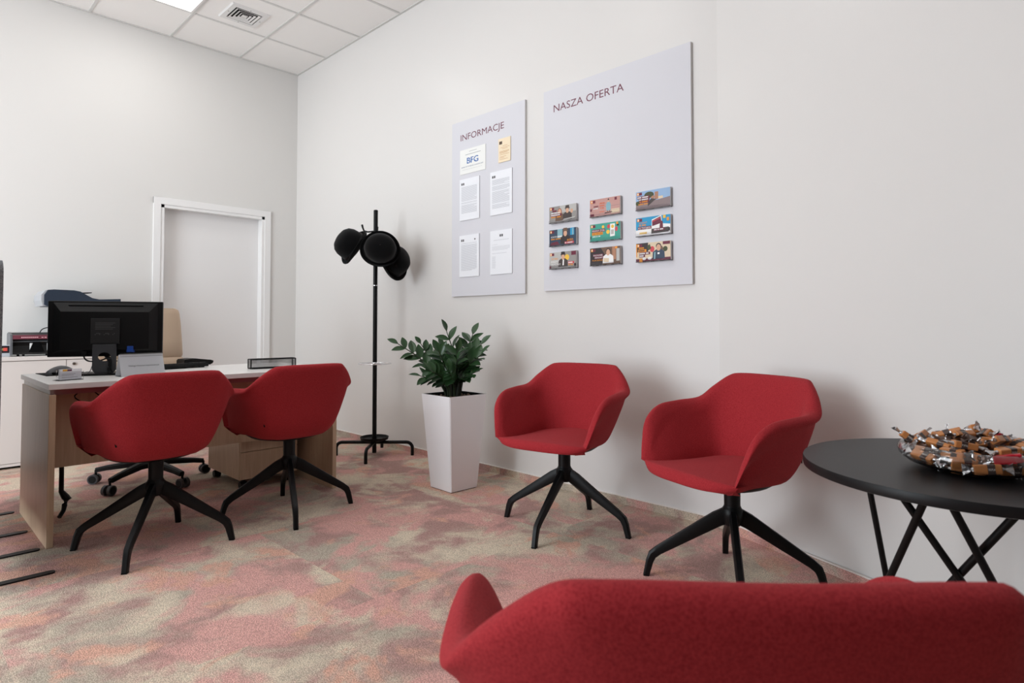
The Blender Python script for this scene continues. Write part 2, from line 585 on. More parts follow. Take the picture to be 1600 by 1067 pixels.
def chair_seat():
    b = MB()
    nx, ny = 24, 18
    def top(u, v):
        yf = .284 - .034 * abs(u) ** 2.4
        w = .186 + .046 * min(1, v / .85) + .020 * max(0, (v - .80) / .15) ** 2
        if v < .25: w -= .07 * (1 - v / .25) ** 2
        y = -.165 + v * (yf + .165)
        z = .452 + .016 * (1 - u * u) * min(1, 1.6 - v) - .008 * math.sin(PI * min(1, v * 1.05))
        return [u * w, y, z]
    R = []
    for j in range(ny + 1):
        v = j / ny
        row = []
        for i in range(nx + 1):
            u = -1 + 2 * i / nx
            p = top(u, v * .95)
            row.append(tuple(p))
        R.append(row)
    for a in range(1, 9):                                # waterfall lip
        row = []
        ang = a / 8 * PI * .62
        for i in range(nx + 1):
            u = -1 + 2 * i / nx
            p = top(u, .95)
            rr = .031 - .017 * abs(u) ** 3
            row.append((p[0] * (1 - .02 * a / 8 - .075 * (a / 8) * abs(u) ** 5), p[1] + rr * 0.85 * math.sin(ang) - .014 * (a / 8) * abs(u) ** 4, p[2] - rr * (1 - math.cos(ang))))
        R.append(row)
    R.append([(x * .9, y - .05, .408) for x, y, z in R[-1]])
    b.rings(R, close_u=False, cap0=False, cap1=False)
    return b

def make_chair(name):
    t = thing(name, '', 'armchair')
    o = chair_shell().build('shell', M_RED, t, smooth=70)
    o = chair_seat().build('seat', M_RED, t, smooth=80)
    # black tray under the seat
    b = MB()
    prof = []
    def ringp(sc, z, n=36):
        out = []
        for i in range(n):
            a = 2 * PI * i / n
            x, y = math.cos(a), math.sin(a)
            ex = (abs(x) ** .75) * (1 if x > 0 else -1); ey = (abs(y) ** .75) * (1 if y > 0 else -1)
            out.append((.196 * ex * sc * (1.0 if y > 0 else 1 - .18 * -y), (.045 + ey * (.180 if y > 0 else .182)) * sc + .02 * (1 - sc), z))
        return out
    b.rings([ringp(.93, .436), ringp(1.0, .428), ringp(.97, .414), ringp(.86, .400), ringp(.55, .388), ringp(.2, .384)])
    b.build('under_tray', M_BLACK, t, smooth=50)
    b = MB(); b.lathe([(.030, .262), (.031, .39)], 24, cap0=True, cap1=True); b.build('column', M_BLACK, t, smooth=50)
    b = MB(); b.lathe([(.012, .222), (.030, .226), (.036, .240), (.040, .262), (.041, .284), (.034, .292), (.031, .300)], 24, cap0=True, cap1=True)
    b.build('hub', M_BLACK, t, smooth=50)
    sec = [(-1, -.7), (-.7, -1), (.7, -1), (1, -.7), (1, .5), (.62, 1), (-.62, 1), (-1, .5)]
    for q in range(4):
        b = MB()
        b.tube([(.020, 0, .262), (.06, 0, .243), (.28, 0, .104), (.304, 0, .084), (.314, 0, .060), (.328, 0, .003)],
               [(.014, .030), (.0145, .028), (.0135, .0165), (.0130, .0165), (.0125, .0145), (.0120, .0120)], shape=sec, up=(0, 0, 1))
        lg = b.build('leg', M_BLACK, t, smooth=30)
        lg.rotation_euler = (0, 0, q * PI / 2)
        b = MB(); b.box(.317, .339, -.011, .011, 0, .004); g = b.build('glide', M_DARK, lg)
    b = MB(); b.box(-.003, .003, -.0012, .0012, -.012, .012)
    o = b.build('tag', M_DARK, t); o.location = (-.2045, -.139, .500); o.rotation_euler = (0, math.radians(-12), math.radians(-40))
    return t

CH = [  # x, y, facing, base angle, label
    (-.531, -3.940, 100.6, 4.5, 'red armchair next to the white planter, its back to the wall under the offer board'),
    (-.588, -4.828, 71.6, 30.5 + 18.0, 'red armchair by the wall beside the round black table'),
    (-2.024, -2.766, 3.6, 52.5, 'red armchair at the desk front, behind it the monitor, nearest the desk end panel'),
    (-1.367, -2.719, 1.2, 69.0, 'red armchair at the desk front, on the side towards the coat stand'),
    (-2.222, -5.554, -46.7, 45.0, 'close-up red armchair seen from behind, cut off by the bottom picture edge'),
]
proto = make_chair('armchair')
for i, (x, y, th, ba, lab) in enumerate(CH):
    r = proto if i == 0 else dup(proto, (x, y, 0), math.radians(th))
    r.location = (x, y, 0); r.rotation_euler = (0, 0, math.radians(th))
    r['label'] = lab; r['group'] = 'red four-legged armchairs'
    q = 0
    for ch in r.children:
        if ch.name.startswith('leg'):
            ch.rotation_euler = (0, 0, math.radians(ba) + q * PI / 2); q += 1


# ------------------------------------------------------------------ desk
desk = thing('desk', 'light maple office desk with a white top and end panels', 'desk', (-1.665, -2.09, 0))
X0, X1, Y0, Y1 = -.718, .718, -.392, .40
b = MB(); b.box(X0, X1, Y0, Y1, .706, .732, .002); b.build('tabletop', M_DESKTOP, desk)
for s in (-1, 1):
    xo = X0 + .003 if s < 0 else X1 - .003
    b = MB(); b.box(*sorted((xo, xo - s * .026)), Y0, Y1 - .03, 0.0, .683, .0015); b.build('side_panel', M_MAPLE, desk)
    b = MB(); b.box(*sorted((xo - s * .005, xo - s * .020)), Y0 + .012, Y1 - .05, .683, .706); b.build('spacer_rail', M_STEEL, desk)
b = MB(); b.box(X0 + .029, X1 - .029, -.105, -.087, .300, .706); b.build('modesty_panel', M_MAPLE, desk)
for s in (-1, 1):
    b = MB(); b.box(X0 + .03, X1 - .03, *sorted((s * .25, s * .28)), .672, .706); b.build('under_beam', M_STEEL, desk)

ped = thing('drawer_pedestal', 'maple drawer pedestal on casters under the desk', 'drawer unit', (-1.215, -1.90, 0))
b = MB(); b.box(-.18, .18, -.23, .27, .062, .560, .002); b.build('body', M_MAPLE, ped)
for k in range(3):
    b = MB(); b.box(-.178, .178, -.248, -.231, .066 + k * .165, .228 + k * .165, .002); d = b.build('drawer', M_MAPLE, ped)
for x in (-.14, .14):
    for y in (-.19, .23):
        b = MB(); b.cyl((x - .02, y, .022), (x + .02, y, .022), .022); b.box(x - .010, x + .010, y - .012, y + .012, .03, .064)
        b.build('caster', M_BLACKP, ped, smooth=40)

# flexible cable guide hanging beneath the desk
b = MB()
b.tube([(0, 0, .70), (.004, 0, .34), (.006, 0, .22), (.006, .0, .13), (.022, -.004, .10), (.032, -.006, .085), (.02, -.01, .06), (.012, -.03, .035), (-.01, -.06, .012)],
       [.010, .011, .011, .012, .018, .019, .013, .011, .010], 8)
o = b.build('cable_guide', M_BLACKP, None, smooth=40, loc=(-2.245, -1.955, 0))
tag(o, 'black cable guide hanging from the desk to the carpet behind the end panel', 'cable')
b = MB()
b.tube([tuple(p) for p in catmull([(.075, .03, .704), (0, .01, .688), (-.05, 0, .666), (-.07, 0, .645), (-.045, 0, .620), (0, 0, .597), (.04, 0, .585), (.055, 0, .61), (.03, .005, .645), (0, .01, .68), (.03, .02, .704)], 5)], .003, 6)
o = b.build('cable_loop', M_BLACKP, None, smooth=40, loc=(-2.17, -2.235, 0))
tag(o, 'thin black cable looping down below the white desk top', 'cable')

# monitor seen from behind
mon = thing('monitor', 'black computer monitor seen from behind on the desk', 'monitor', (-2.085, -2.085, .732), math.radians(-23.5))
# local -y faces the visitor (the rear of the screen)
b = MB(); b.box(-.262, .262, .036, .060, .098, .392, .004); b.build('screen_housing', M_BLACKP, mon)
b = MB(); b.box(-.257, .257, .0602, .0612, .106, .388); b.build('screen', mat('screen_glass', (10, 11, 13), .15), mon)
b = MB(); b.rings([[(-.24, .037, .12), (.24, .037, .12), (.24, .037, .385), (-.24, .037, .385)], [(-.20, .008, .135), (.20, .008, .135), (.20, .008, .335), (-.20, .008, .335)]], cap0=True)
b.build('rear_cover', M_BLACKP, mon)
b = MB(); b.box(-.17, .17, .0225, .026, .366, .370, mtx=None); b.build('vent_slot', M_DARK, mon)
b = MB(); b.box(-.066, .066, .002, .010, .165, .300, .002)
for (x, z) in ((-.06, .235), (.06, .235), (-.06, .172), (.06, .172)):
    b.lathe([(.0001, 0), (.003, .0005)], 8, (x, .001, z))
b.build('mount_plate', mat('black_matt', (22, 22, 23), .6), mon)
b = MB()
for k in range(5):
    b.box(-.045, .045 - .01 * (k % 3), .0005, .0015, .274 - k * .008, .277 - k * .008)
for k in range(14):
    b.box(-.046 + k * .0066, -.0425 + k * .0066, .0005, .0015, .212 + .006 * (k % 3), .217 + .006 * (k % 2))
b.build('rating_label', mat('label_grey', (70, 70, 72), .6), mon)
b = MB()
# neck with an oval cable hole
poly_o = [(-.054, 0.012), (.054, 0.012), (.054, .164), (-.054, .164)]
ns = 28
ho = [(.0 + .029 * math.cos(2 * PI * i / ns), .098 + .023 * math.sin(2 * PI * i / ns)) for i in range(ns)]
def sq(a):
    c, s = math.cos(a), math.sin(a)
    k = min(.054 / max(abs(c), 1e-6), (.066 if s > 0 else .086) / max(abs(s), 1e-6))
    return (c * k, .098 + s * k)
so = [sq(2 * PI * i / ns + 1e-4) for i in range(ns)]
R = [[(x, -.010, z) for x, z in so], [(x, -.010, z) for x, z in ho], [(x, 0, z) for x, z in ho], [(x, 0, z) for x, z in so]]
b.rings(R + [R[0]], cap0=False, cap1=False)
b.build('stand_neck', mat('stand_grey', (58, 59, 62), .4), mon, smooth=25)
b = MB(); b.box(-.115, .115, -.03, .15, .0, .012, .003); b.build('stand_base', M_BLACKP, mon)
b = MB(); b.box(.096, .133, .010, .036, .118, .142, .003); b.box(.100, .129, .004, .012, .121, .152, .002)
b.build('video_plug', mat('blue_plug', (24, 68, 150), .45), mon)
b = MB(); b.box(-.105, -.085, .012, .030, .100, .125, .002); b.build('power_plug', M_BLACKP, mon)
b = MB(); b.tube([tuple(p) for p in catmull([(.114, .01, .120), (.112, .005, .100), (.10, .002, .080), (.05, .004, .074), (.02, .006, .082), (.0, .003, .09)], 5)], .003, 6)
b.tube([tuple(p) for p in catmull([(-.095, .012, .10), (-.085, .0, .085), (-.06, -.012, .075), (-.02, .012, .078), (.01, .012, .09), (.03, -.01, .085), (.03, -.022, .04), (.025, -.03, .015)], 5)], .004, 6)
for k in range(5):
    b.tube([tuple(p) for p in catmull([(.0 + .004 * k, .008, .098), (.014 + .004 * k, -.016, .088), (.026 + .004 * math.sin(k), -.022, .055), (.020 + .005 * k, -.026, .035 - .004 * k), (.024 + .006 * math.sin(2 * k), -.034, .014)], 5)], .003, 6)
b.build('cable', M_BLACKP, mon, smooth=50)
b = MB(); b.tube([tuple(p) for p in catmull([(-.115, .01, .004), (-.09, .0, .006), (-.065, -.005, .02), (-.056, .004, .05)], 5)], .002, 6); b.build('thin_cable', M_MIDGREY, mon)

# things on the desk
ZT = .732
b = MB(); b.box(-.1, .1, -.13, .11, 0, .003, .001)
o = b.build('mouse_pad', M_DARK, None, loc=(-2.218, -1.815, ZT), rz=math.radians(3)); tag(o, 'flat black mouse pad on the white desk corner', 'mouse pad')
ms = thing('computer_mouse', 'grey and black computer mouse on the mouse pad', 'computer mouse', (-2.235, -1.865, ZT + .003), math.radians(-70))
b = MB()
R = []
for j in range(9):
    tt = j / 8
    w = .036 * math.sin(PI * (.12 + .80 * tt)) ** .6; hgt = .045 * math.sin(PI * (.10 + .82 * tt)) ** .7
    R.append([(w * math.cos(a), -.066 + .132 * tt, hgt * max(0, math.sin(a))) for a in [PI * i / 10 for i in range(11)]])
b.rings(R, close_u=True); b.build('shell', M_MIDGREY, ms, smooth=60)
b = MB(); b.box(-.035, .035, -.058, .052, 0, .014, .005); b.build('base', M_BLACKP, ms)

cd = thing('card_holder', 'clear holder with white business cards by the desk edge', 'card holder', (-2.270, -2.302, ZT), math.radians(17))
b = MB(); b.box(-.055, .055, -.006, -.003, 0, .042); b.box(-.055, .055, -.006, .05, 0, .003); b.box(-.055, .055, .012, .015, 0.003, .052); b.build('holder', M_ACRYL, cd)
b = MB(); b.box(-.047, .047, -.002, .010, .004, .054); b.build('card', M_PAPER, cd)
b = MB(); b.mi = 0; b.quad(-.036, -.016, .044, .0535, -.0024); b.mi = 1; b.quad(-.016, .004, .044, .0535, -.0024); b.mi = 2
for k, (x1, z) in enumerate(((.02, .030), (.012, .024), (.03, .014))):
    b.quad(-.04, x1, z, z + .0022, -.0024)
b.build('print', [mat('gold_print', (214, 158, 60), .6), mat('plum_print', (96, 44, 66), .6), M_INK], cd, recalc=False)

cal = thing('desk_calendar', 'white tent desk calendar with a printed line facing the visitors', 'calendar', (-1.945, -2.258, ZT), math.radians(7.5))
b = MB()
hh, dp, ww = .112, .075, .107
b.poly([(-ww, 0, 0), (ww, 0, 0), (ww, dp / 2, hh), (-ww, dp / 2, hh)])
b.poly([(-ww, dp, 0), (-ww, dp / 2 + .002, hh), (ww, dp / 2 + .002, hh), (ww, dp, 0)])
b.poly([(-ww, 0, 0.0005), (-ww, dp, 0.0005), (ww, dp, 0.0005), (ww, 0, 0.0005)])
bmesh.ops.solidify(b.bm, geom=b.bm.faces[:], thickness=.0012)
b.build('card_stand', M_PAPER, cal)
b = MB()
tilt = math.atan2(dp / 2, hh)
vs, fs = text_data('Obsługa Klientów Indywidualnych')
b.text('Obsługa Klientów Indywidualnych', -.068, .052, .0085, 0, width=.15)
b.mi = 1
for k in range(30):
    x = -.1 + k * .0069
    b.quad(x, x + .0028, .1045, .1085, 0)
bmesh.ops.transform(b.bm, matrix=Matrix.Translation((0, -.0016, 0)) @ Matrix.Rotation(-tilt, 4, 'X'), verts=b.bm.verts[:])
b.build('lettering', [M_INKD, M_INKD], cal, recalc=False)
b = MB()
for k in range(30):
    x = -.0987 + k * .0069
    b.tube([(x, dp / 2 + .001 + .006 * math.cos(a), hh - .001 + .006 * math.sin(a)) for a in [2 * PI * i / 10 for i in range(11)]], .0007, 5)
b.build('spiral', M_STEEL, cal)

kb = thing('keyboard', 'black keyboard lying on the desk behind the calendar', 'keyboard', (-1.70, -1.80, ZT), math.radians(10))
b = MB(); b.prism([(-.075, .006), (.068, .006), (.072, .012), (.070, .016), (-.074, .027), (-.078, .022)], -.215, .215, 'X'); b.build('body', M_BLACKP, kb)
b = MB()
for r in range(5):
    for c in range(19):
        y = -.062 + r * .026
        b.box(-.208 + c * .0221, -.190 + c * .0221, y, y + .021, .024 - .0018 * r, .031 - .0020 * r)
b.build('keys', mat('key_black', (20, 20, 21), .5), kb)
b = MB(); b.box(.165, .19, -.074, -.05, 0, .01); b.box(-.19, -.165, -.074, -.05, 0, .01); b.box(-.2, .2, .05, .062, 0, .008); b.build('foot', M_BLACKP, kb)
wd = thing('desk_terminal', 'low black wedge-shaped device on the desk beside the keyboard', 'device', (-1.455, -1.55, ZT), math.radians(10))
b = MB(); b.prism([(-.10, .0), (.08, .0), (.10, .022), (.085, .030), (-.04, .046), (-.10, .040)], -.055, .055, 'Y')
bmesh.ops.bevel(b.bm, geom=b.bm.edges[:], offset=.006, segments=2, affect='EDGES'); b.build('body', M_BLACKP, wd, smooth=40)
b = MB(); b.box(-.03, .06, -.035, .035, .0395, .0405, mtx=Matrix.Rotation(0.12, 4, 'Y') @ Matrix.Translation((0, 0, -.002))); b.build('panel', M_MIDGREY, wd)

tr = thing('mesh_holder', 'low black wire mesh holder on the desk near the coat stand', 'desk holder', (-1.240, -2.245, ZT), math.radians(-5))
def mesh_mat():
    m = mat('wire_mesh', (40, 40, 42), .5)
    tc = N(m, 'ShaderNodeTexCoord')
    sx = N(m, 'ShaderNodeSeparateXYZ'); L(m, tc, 'Object', sx, 'Vector')
    ad = N(m, 'ShaderNodeMath', operation='ADD'); L(m, sx, 'X', ad, 0); L(m, sx, 'Y', ad, 1)
    def stripes(src):
        a = N(m, 'ShaderNodeMath', operation='MULTIPLY'); m.node_tree.links.new(src, a.inputs[0]); a.inputs[1].default_value = 260
        f = N(m, 'ShaderNodeMath', operation='FRACT'); L(m, a, 0, f, 0)
        g = N(m, 'ShaderNodeMath', operation='LESS_THAN'); L(m, f, 0, g, 0); g.inputs[1].default_value = .24
        return g
    a, c = stripes(ad.outputs[0]), stripes(sx.outputs['Z'])
    mx = N(m, 'ShaderNodeMath', operation='MAXIMUM'); L(m, a, 0, mx, 0); L(m, c, 0, mx, 1)
    L(m, mx, 0, bsdf(m), 'Alpha')
    return m
M_MESH = mesh_mat()
b = MB()
hw, hd, hz = .134, .028, .058
b.poly([(-hw, 0, .006), (hw, 0, .006), (hw, 0, hz), (-hw, 0, hz)])
b.poly([(-hw, 2 * hd, .006), (hw, 2 * hd, .006), (hw, 2 * hd, hz), (-hw, 2 * hd, hz)])
b.poly([(-hw, 0, .006), (-hw, 2 * hd, .006), (-hw, 2 * hd, hz * .8), (-hw, 0, hz)])
b.poly([(hw, 0, .006), (hw, 2 * hd, .006), (hw, 2 * hd, hz * .8), (hw, 0, hz)])
b.build('mesh_wall', M_MESH, tr, recalc=False)
b = MB(); b.box(-hw, hw, 0, 2 * hd, .002, .005); b.build('mesh_floor', M_MIDGREY, tr)
b = MB()
for z, r in ((hz, .0032), (.005, .0035)):
    b.tube([(-hw + .01, 0, z), (hw - .01, 0, z), (hw, .01, z), (hw, 2 * hd, z), (-hw, 2 * hd, z), (-hw, .01, z), (-hw + .01, 0, z)], r, 8)
for x in (-hw, hw):
    for y in (0.003, 2 * hd):
        b.cyl((x, y, .003), (x, y, hz), .0032)
b.build('rim', M_BLACK, tr, smooth=40)

# office chair behind the desk
oc = thing('office_chair', 'beige leather swivel chair on casters behind the desk', 'office chair', (-1.70, -1.50, 0), 0)
b = MB()
def pad(b, x0, x1, pts, th):
    """upholstered slab: pts (y,z) along its length, th thickness"""
    R = []
    for (y, z, wsc) in pts:
        w = (x1 - x0) / 2 * wsc; c = (x0 + x1) / 2
        R.append([(c + w * .92 * a, y + th / 2 * d, z) for a, d in ((-1, -1), (-.5, -1.15), (0, -1.2), (.5, -1.15), (1, -1), (1.087, -.4), (1.087, .4), (1, 1), (0, 1.1), (-1, 1), (-1.087, .4), (-1.087, -.4))])
    b.rings(R)
pad(b, -.255, .255, [(.255, .775, .98), (.250, .79, 1), (.268, .88, 1), (.292, 1.00, .99), (.306, 1.07, .975), (.311, 1.098, .945), (.312, 1.110, .86)], .075)
bk = b.build('backrest', M_LEATHER, oc, smooth=50)
b = MB()
pad(b, -.258, .258, [(.225, .50, .9), (.222, .53, 1), (.228, .64, 1.02), (.244, .74, 1.015), (.252, .768, 1.0), (.256, .774, .96)], .082)
b.build('lumbar_cushion', M_LEATHER, oc, smooth=50)
b = MB(); b.box(-.25, .25, -.22, .22, .43, .51, .03, 3); b.build('seat', M_LEATHER, oc, smooth=40)
b = MB(); b.box(-.12, .12, -.14, .14, .385, .43, .005); b.box(-.03, .03, .1, .29, .40, .42); b.box(-.03, .03, .268, .29, .40, .60); b.build('mechanism', M_BLACKP, oc)
b = MB(); b.lathe([(.03, .09), (.03, .22), (.018, .225), (.018, .39)], 18, cap0=True, cap1=True); b.build('gas_lift', M_BLACKP, oc, smooth=40)
for s in (-1, 1):
    b = MB(); b.tube([(s * .20, 0, .42), (s * .30, 0, .43), (s * .31, 0, .52), (s * .31, 0, .63)], [(.03, .012)] * 4, 8); b.box(s * .31 - .035, s * .31 + .035, -.13, .12, .63, .66, .01)
    b.build('armrest', M_BLACKP, oc, smooth=40)
for k in range(5):
    a = math.radians(143 + 72 * k)
    b = MB(); b.tube([(0.02, 0, .115), (.10, 0, .118), (.25, 0, .098), (.315, 0, .085)], [(.026, .02), (.024, .019), (.018, .015), (.015, .014)], shape=[(-1, -1), (1, -1), (1, .4), (.6, 1), (-.6, 1), (-1, .4)])
    lg = b.build('base_arm', M_BLACKP, oc); lg.rotation_euler = (0, 0, a)
    b = MB(); b.cyl((.318, 0, .03), (.318, 0, .085), .007); b.box(.30, .336, -.008, .008, .03, .055, .003)
    ca = b.build('caster', M_BLACKP, oc, smooth=40); ca.rotation_euler = (0, 0, a)
    b = MB()
    for s in (-1, 1):
        b.cyl((.325, s * .010, .030), (.325, s * .028, .030), .030, None, 20)
    b.build('wheel', mat('tyre_grey', (70, 70, 73), .5), ca, smooth=40)
    b = MB()
    for s in (-1, 1):
        b.cyl((.325, s * .0275, .030), (.325, s * .0292, .030), .022, None, 20)
    b.build('hubcap', M_BLACKP, ca, smooth=40)

# ------------------------------------------------------------------ low cabinet with the machines on it
cab = thing('sideboard', 'long low white cabinet against the back wall', 'cabinet', (-2.60, -.24, 0))
x0, x1 = -1.30, 1.02
b = MB(); b.box(x0, x1, -.185, .225, .035, .745); b.build('body', M_CAB, cab)
b = MB(); b.box(x0 - .004, x1 + .004, -.212, .228, .745, .772, .0015); b.build('top', M_CAB, cab)
b = MB(); b.box(x0 + .02, x1 - .02, -.15, .2, 0, .02); b.build('plinth', M_DARK, cab)
b = MB(); b.box(x0, x1, -.206, .22, .018, .036); b.build('base_strip', M_CAB, cab)
xs = [x0, -.16, .632, x1]
for k in range(3):
    b = MB(); b.box(xs[k] + .002, xs[k + 1] - .002, -.206, -.187, .039, .741, .001)
    d = b.build('door', M_CAB, cab)
    lx = xs[k] + .045
    b = MB(); b.tube([(lx, -.206, .711), (lx, -.214, .711)], [.011, .010], 14); b.build('lock', M_STEEL, d, smooth=40)
    b = MB(); b.box(lx - .004, lx + .004, -.2150, -.2141, .7095, .7125); b.build('keyhole', M_DARK, d)

pr = thing('printer', 'navy and grey multifunction printer on the cabinet behind the monitor', 'printer', (-1.865, -.235, .772))
b = MB(); b.box(-.10, .235, -.165, .185, .0, .345, .01); b.build('body', M_GREYP, pr)
b = MB(); b.box(-.09, .225, -.172, -.160, .03, .14, .003); b.build('paper_drawer', mat('dark_blue_plastic', (48, 58, 72), .5), pr)
b = MB(); b.prism([(-.215, .356), (-.235, .37), (-.235, .44), (-.215, .476), (-.18, .480), (-.06, .478), (-.02, .47), (.02, .445), (.055, .424), (.10, .415), (.24, .422), (.24, .356)], -.175, .13); b.build('scanner_lid', M_NAVY, pr)
b = MB(); b.prism([(-.24, .36), (-.25, .40), (-.25, .44), (-.225, .474), (-.215, .474), (-.215, .36)], -.15, .17); b.build('side_cover', M_GREYP, pr)
b = MB(); b.box(-.02, .11, -.02, .14, .462, .468, .001, mtx=Matrix.Rotation(-.06, 4, 'Y')); b.build('paper_support', M_BLACKP, pr)
b = MB(); b.box(-.10, .235, -.175, .15, .346, .356); b.build('glass_bed', M_DARK, pr)
b = MB(); b.box(-.015, .02, .05, .13, .466, .478); b.build('paper_guide', M_GREYP, pr)

mc = thing('money_counter', 'dark grey banknote counting machine on the white cabinet', 'banknote counter', (-2.130, -.275, .772))
W = .150
b = MB(); b.prism([(-.085, .012), (.10, .012), (.10, .155), (.03, .168), (-.075, .148), (-.085, .12), (-.055, .112), (-.055, .075), (-.07, .03)], -W + .012, W - .012, 'X'); b.build('body', M_BLACKP, mc)
for s in (-1, 1):
    b = MB(); b.prism([(-.095, .010), (.10, .010), (.10, .16), (.03, .17), (-.07, .155), (-.09, .10)], *sorted((s * W, s * (W - .012))), 'X'); b.build('side_cheek', M_MIDGREY, mc)
b = MB(); b.poly([(-W + .013, -.0765, .1485), (W - .013, -.0765, .1485), (W - .013, -.060, .1520), (-W + .013, -.060, .1520)])
b.poly([(-W + .013, -.0862, .121), (W - .013, -.0862, .121), (W - .013, -.0765, .1485), (-W + .013, -.0765, .1485)])
b.build('control_panel', mat('wine_panel', (104, 40, 56), .45), mc, recalc=False)
b = MB()
for k in range(9):
    b.box(-.09 + k * .011, -.082 + k * .011, -.0845, -.0815, .130, .138)
for k in range(5):
    b.box(.025 + k * .018, .037 + k * .018, -.0845, -.0815, .130, .136)
b.build('lettering', mat('pink_lettering', (222, 170, 178), .6), mc)
for x in (-.03, .07):
    b = MB(); b.box(x - .009, x + .009, -.0715, -.056, .035, .092, .003); b.build('paper_stop', M_PLWHITE, mc)
b = MB(); b.prism([(-.045, .03), (.045, .03), (.02, .10), (-.02, .10)], -.0735, -.056); b.build('stacker_plate', M_DARK, mc)
b = MB(); b.cyl((-W + .01, -.056, .105), (W - .01, -.056, .105), .006); b.build('roller', M_MIDGREY, mc)
for x in (-.105, -.075, .06, .10):
    b = MB(); b.cyl((x, -.07, 0), (x, -.07, .012), .008); b.build('foot', M_DARK, mc)
b = MB(); b.tube([tuple(p) for p in catmull([(.03, .03, .165), (.045, .03, .19), (.08, .035, .203), (.12, .04, .195), (.14, .06, .17), (.145, .09, .12)], 5)], .0035, 7); b.build('power_cable', M_BLACKP, mc, smooth=40)

dp_ = thing('counter_display', 'small dark display with red digits beside the counting machine', 'display', (-2.312, -.335, .772))
b = MB(); b.box(-.035, .035, -.006, .012, 0.0, .082, .003); b.build('housing', mat('pale_frame', (196, 200, 206), .4), dp_)
b = MB(); b.box(-.029, .029, -.0075, -.0055, .026, .076); b.build('screen', mat('display_dark', (40, 34, 40), .3), dp_)
b = MB(); b.mi = 0; b.box(-.004, .018, -.0085, -.0074, .040, .062); b.mi = 1; b.box(-.022, -.004, -.0085, -.0074, .044, .060)
b.build('digit_panel', [mat('display_red', (214, 84, 74), .5, emit=(.8, .1, .08), strength=.08), mat('display_amber', (150, 140, 84), .5)], dp_)

# ------------------------------------------------------------------ grey partition at the left picture edge
sd = thing('privacy_screen', 'grey felt partition on flat black feet beside the desk end', 'partition', (-2.612, -2.20, 0))
b = MB()
def rrect(w, z0, z1, r, n=6):
    P = []
    for cx, cz, a0 in ((w - r, z1 - r, 0), (-w + r, z1 - r, 90), (-w + .01, z0 + .01, 180), (w - .01, z0 + .01, 270)):
        rr = r if cz > .9 else .01
        P += [(cx + rr * math.cos(math.radians(a0 + 90 * k / n)), cz + rr * math.sin(math.radians(a0 + 90 * k / n))) for k in range(n + 1)]
    return P
b.prism(rrect(.745, .10, 1.245, .06), -.016, .016, 'X'); b.build('panel', M_GREYFAB, sd, smooth=40)
for y in (-.617, -.267, .066, .499):
    b = MB()
    P = [(-.21, -.018), (.195, -.018)] + [(.195 + .018 * math.sin(a), -.018 * math.cos(a)) for a in [PI * k / 8 for k in range(1, 8)]] + [(.195, .018), (-.21, .018)]
    b.prism([(px, py + y) for px, py in P], 0, .006, 'Z'); b.box(-.012, .012, y - .015, y + .015, .006, .105)
    b.build('foot', M_BLACK, sd)

# ------------------------------------------------------------------ coat stand and hats
cs = thing('coat_stand', 'black metal coat stand with a chrome umbrella ring in the corner', 'coat stand', (-.268, -1.850, 0))
b = MB(); b.lathe([(.0165, .020), (.0165, 1.876), (.012, 1.88)], 20, cap0=True, cap1=True); b.build('pole', M_BLACK, cs, smooth=40)
b = MB(); b.lathe([(.0172, 1.294), (.0172, 1.299)], 20, cap0=True, cap1=True); b.build('joint_ring', M_CHROME, cs)
b = MB(); b.lathe([(.017, .118), (.085, .116), (.103, .122), (.108, .142), (.105, .142), (.098, .126), (.017, .122)], 36); b.build('drip_tray', M_BLACK, cs, smooth=40)
b = MB(); b.tube([(.122 * math.cos(2 * PI * i / 40), .122 * math.sin(2 * PI * i / 40), .698) for i in range(41)], .004, 8)
for a in (0.3, 2.4, 4.5):
    b.cyl((.016 * math.cos(a), .016 * math.sin(a), .698), (.121 * math.cos(a), .121 * math.sin(a), .698), .003)
b.lathe([(.018, .688), (.021, .692), (.021, .704), (.018, .708)], 18)
b.build('umbrella_ring', M_CHROME, cs, smooth=40)
for q in range(4):
    a = math.radians(45 + 90 * q)
    b = MB(); b.tube([(0.01, 0, .100), (.20, 0, .100)] + [(.245 + .045 * math.sin(t) , 0, .055 + .045 * math.cos(t)) for t in [PI / 2 * k / 6 for k in range(0, 7)]] + [(.290, 0, .0)], .0125, 10)
    lg = b.build('foot', M_BLACK, cs, smooth=40); lg.rotation_euler = (0, 0, a)
def hook(z, a, up):
    b = MB()
    if up:
        b.tube([(.01, 0, z), (.06, 0, z - .006), (.088, 0, z + .002), (.098, 0, z + .025), (.104, 0, z + .05)], [.006, .006, .0065, .007, .008], 8)
    else:
        b.tube([(.01, 0, z), (.055, 0, z), (.058, 0, z)], [.005, .005, .009], 8)
    o = b.build('hook', M_BLACK, cs, smooth=40); o.rotation_euler = (0, 0, a)
for a in (139, 229, 319, 49):
    hook(1.715 - (.08 if a in (229, 319) else 0), math.radians(a), True)
for a in (135, -45, 225, 45):
    hook(1.487, math.radians(a), False)

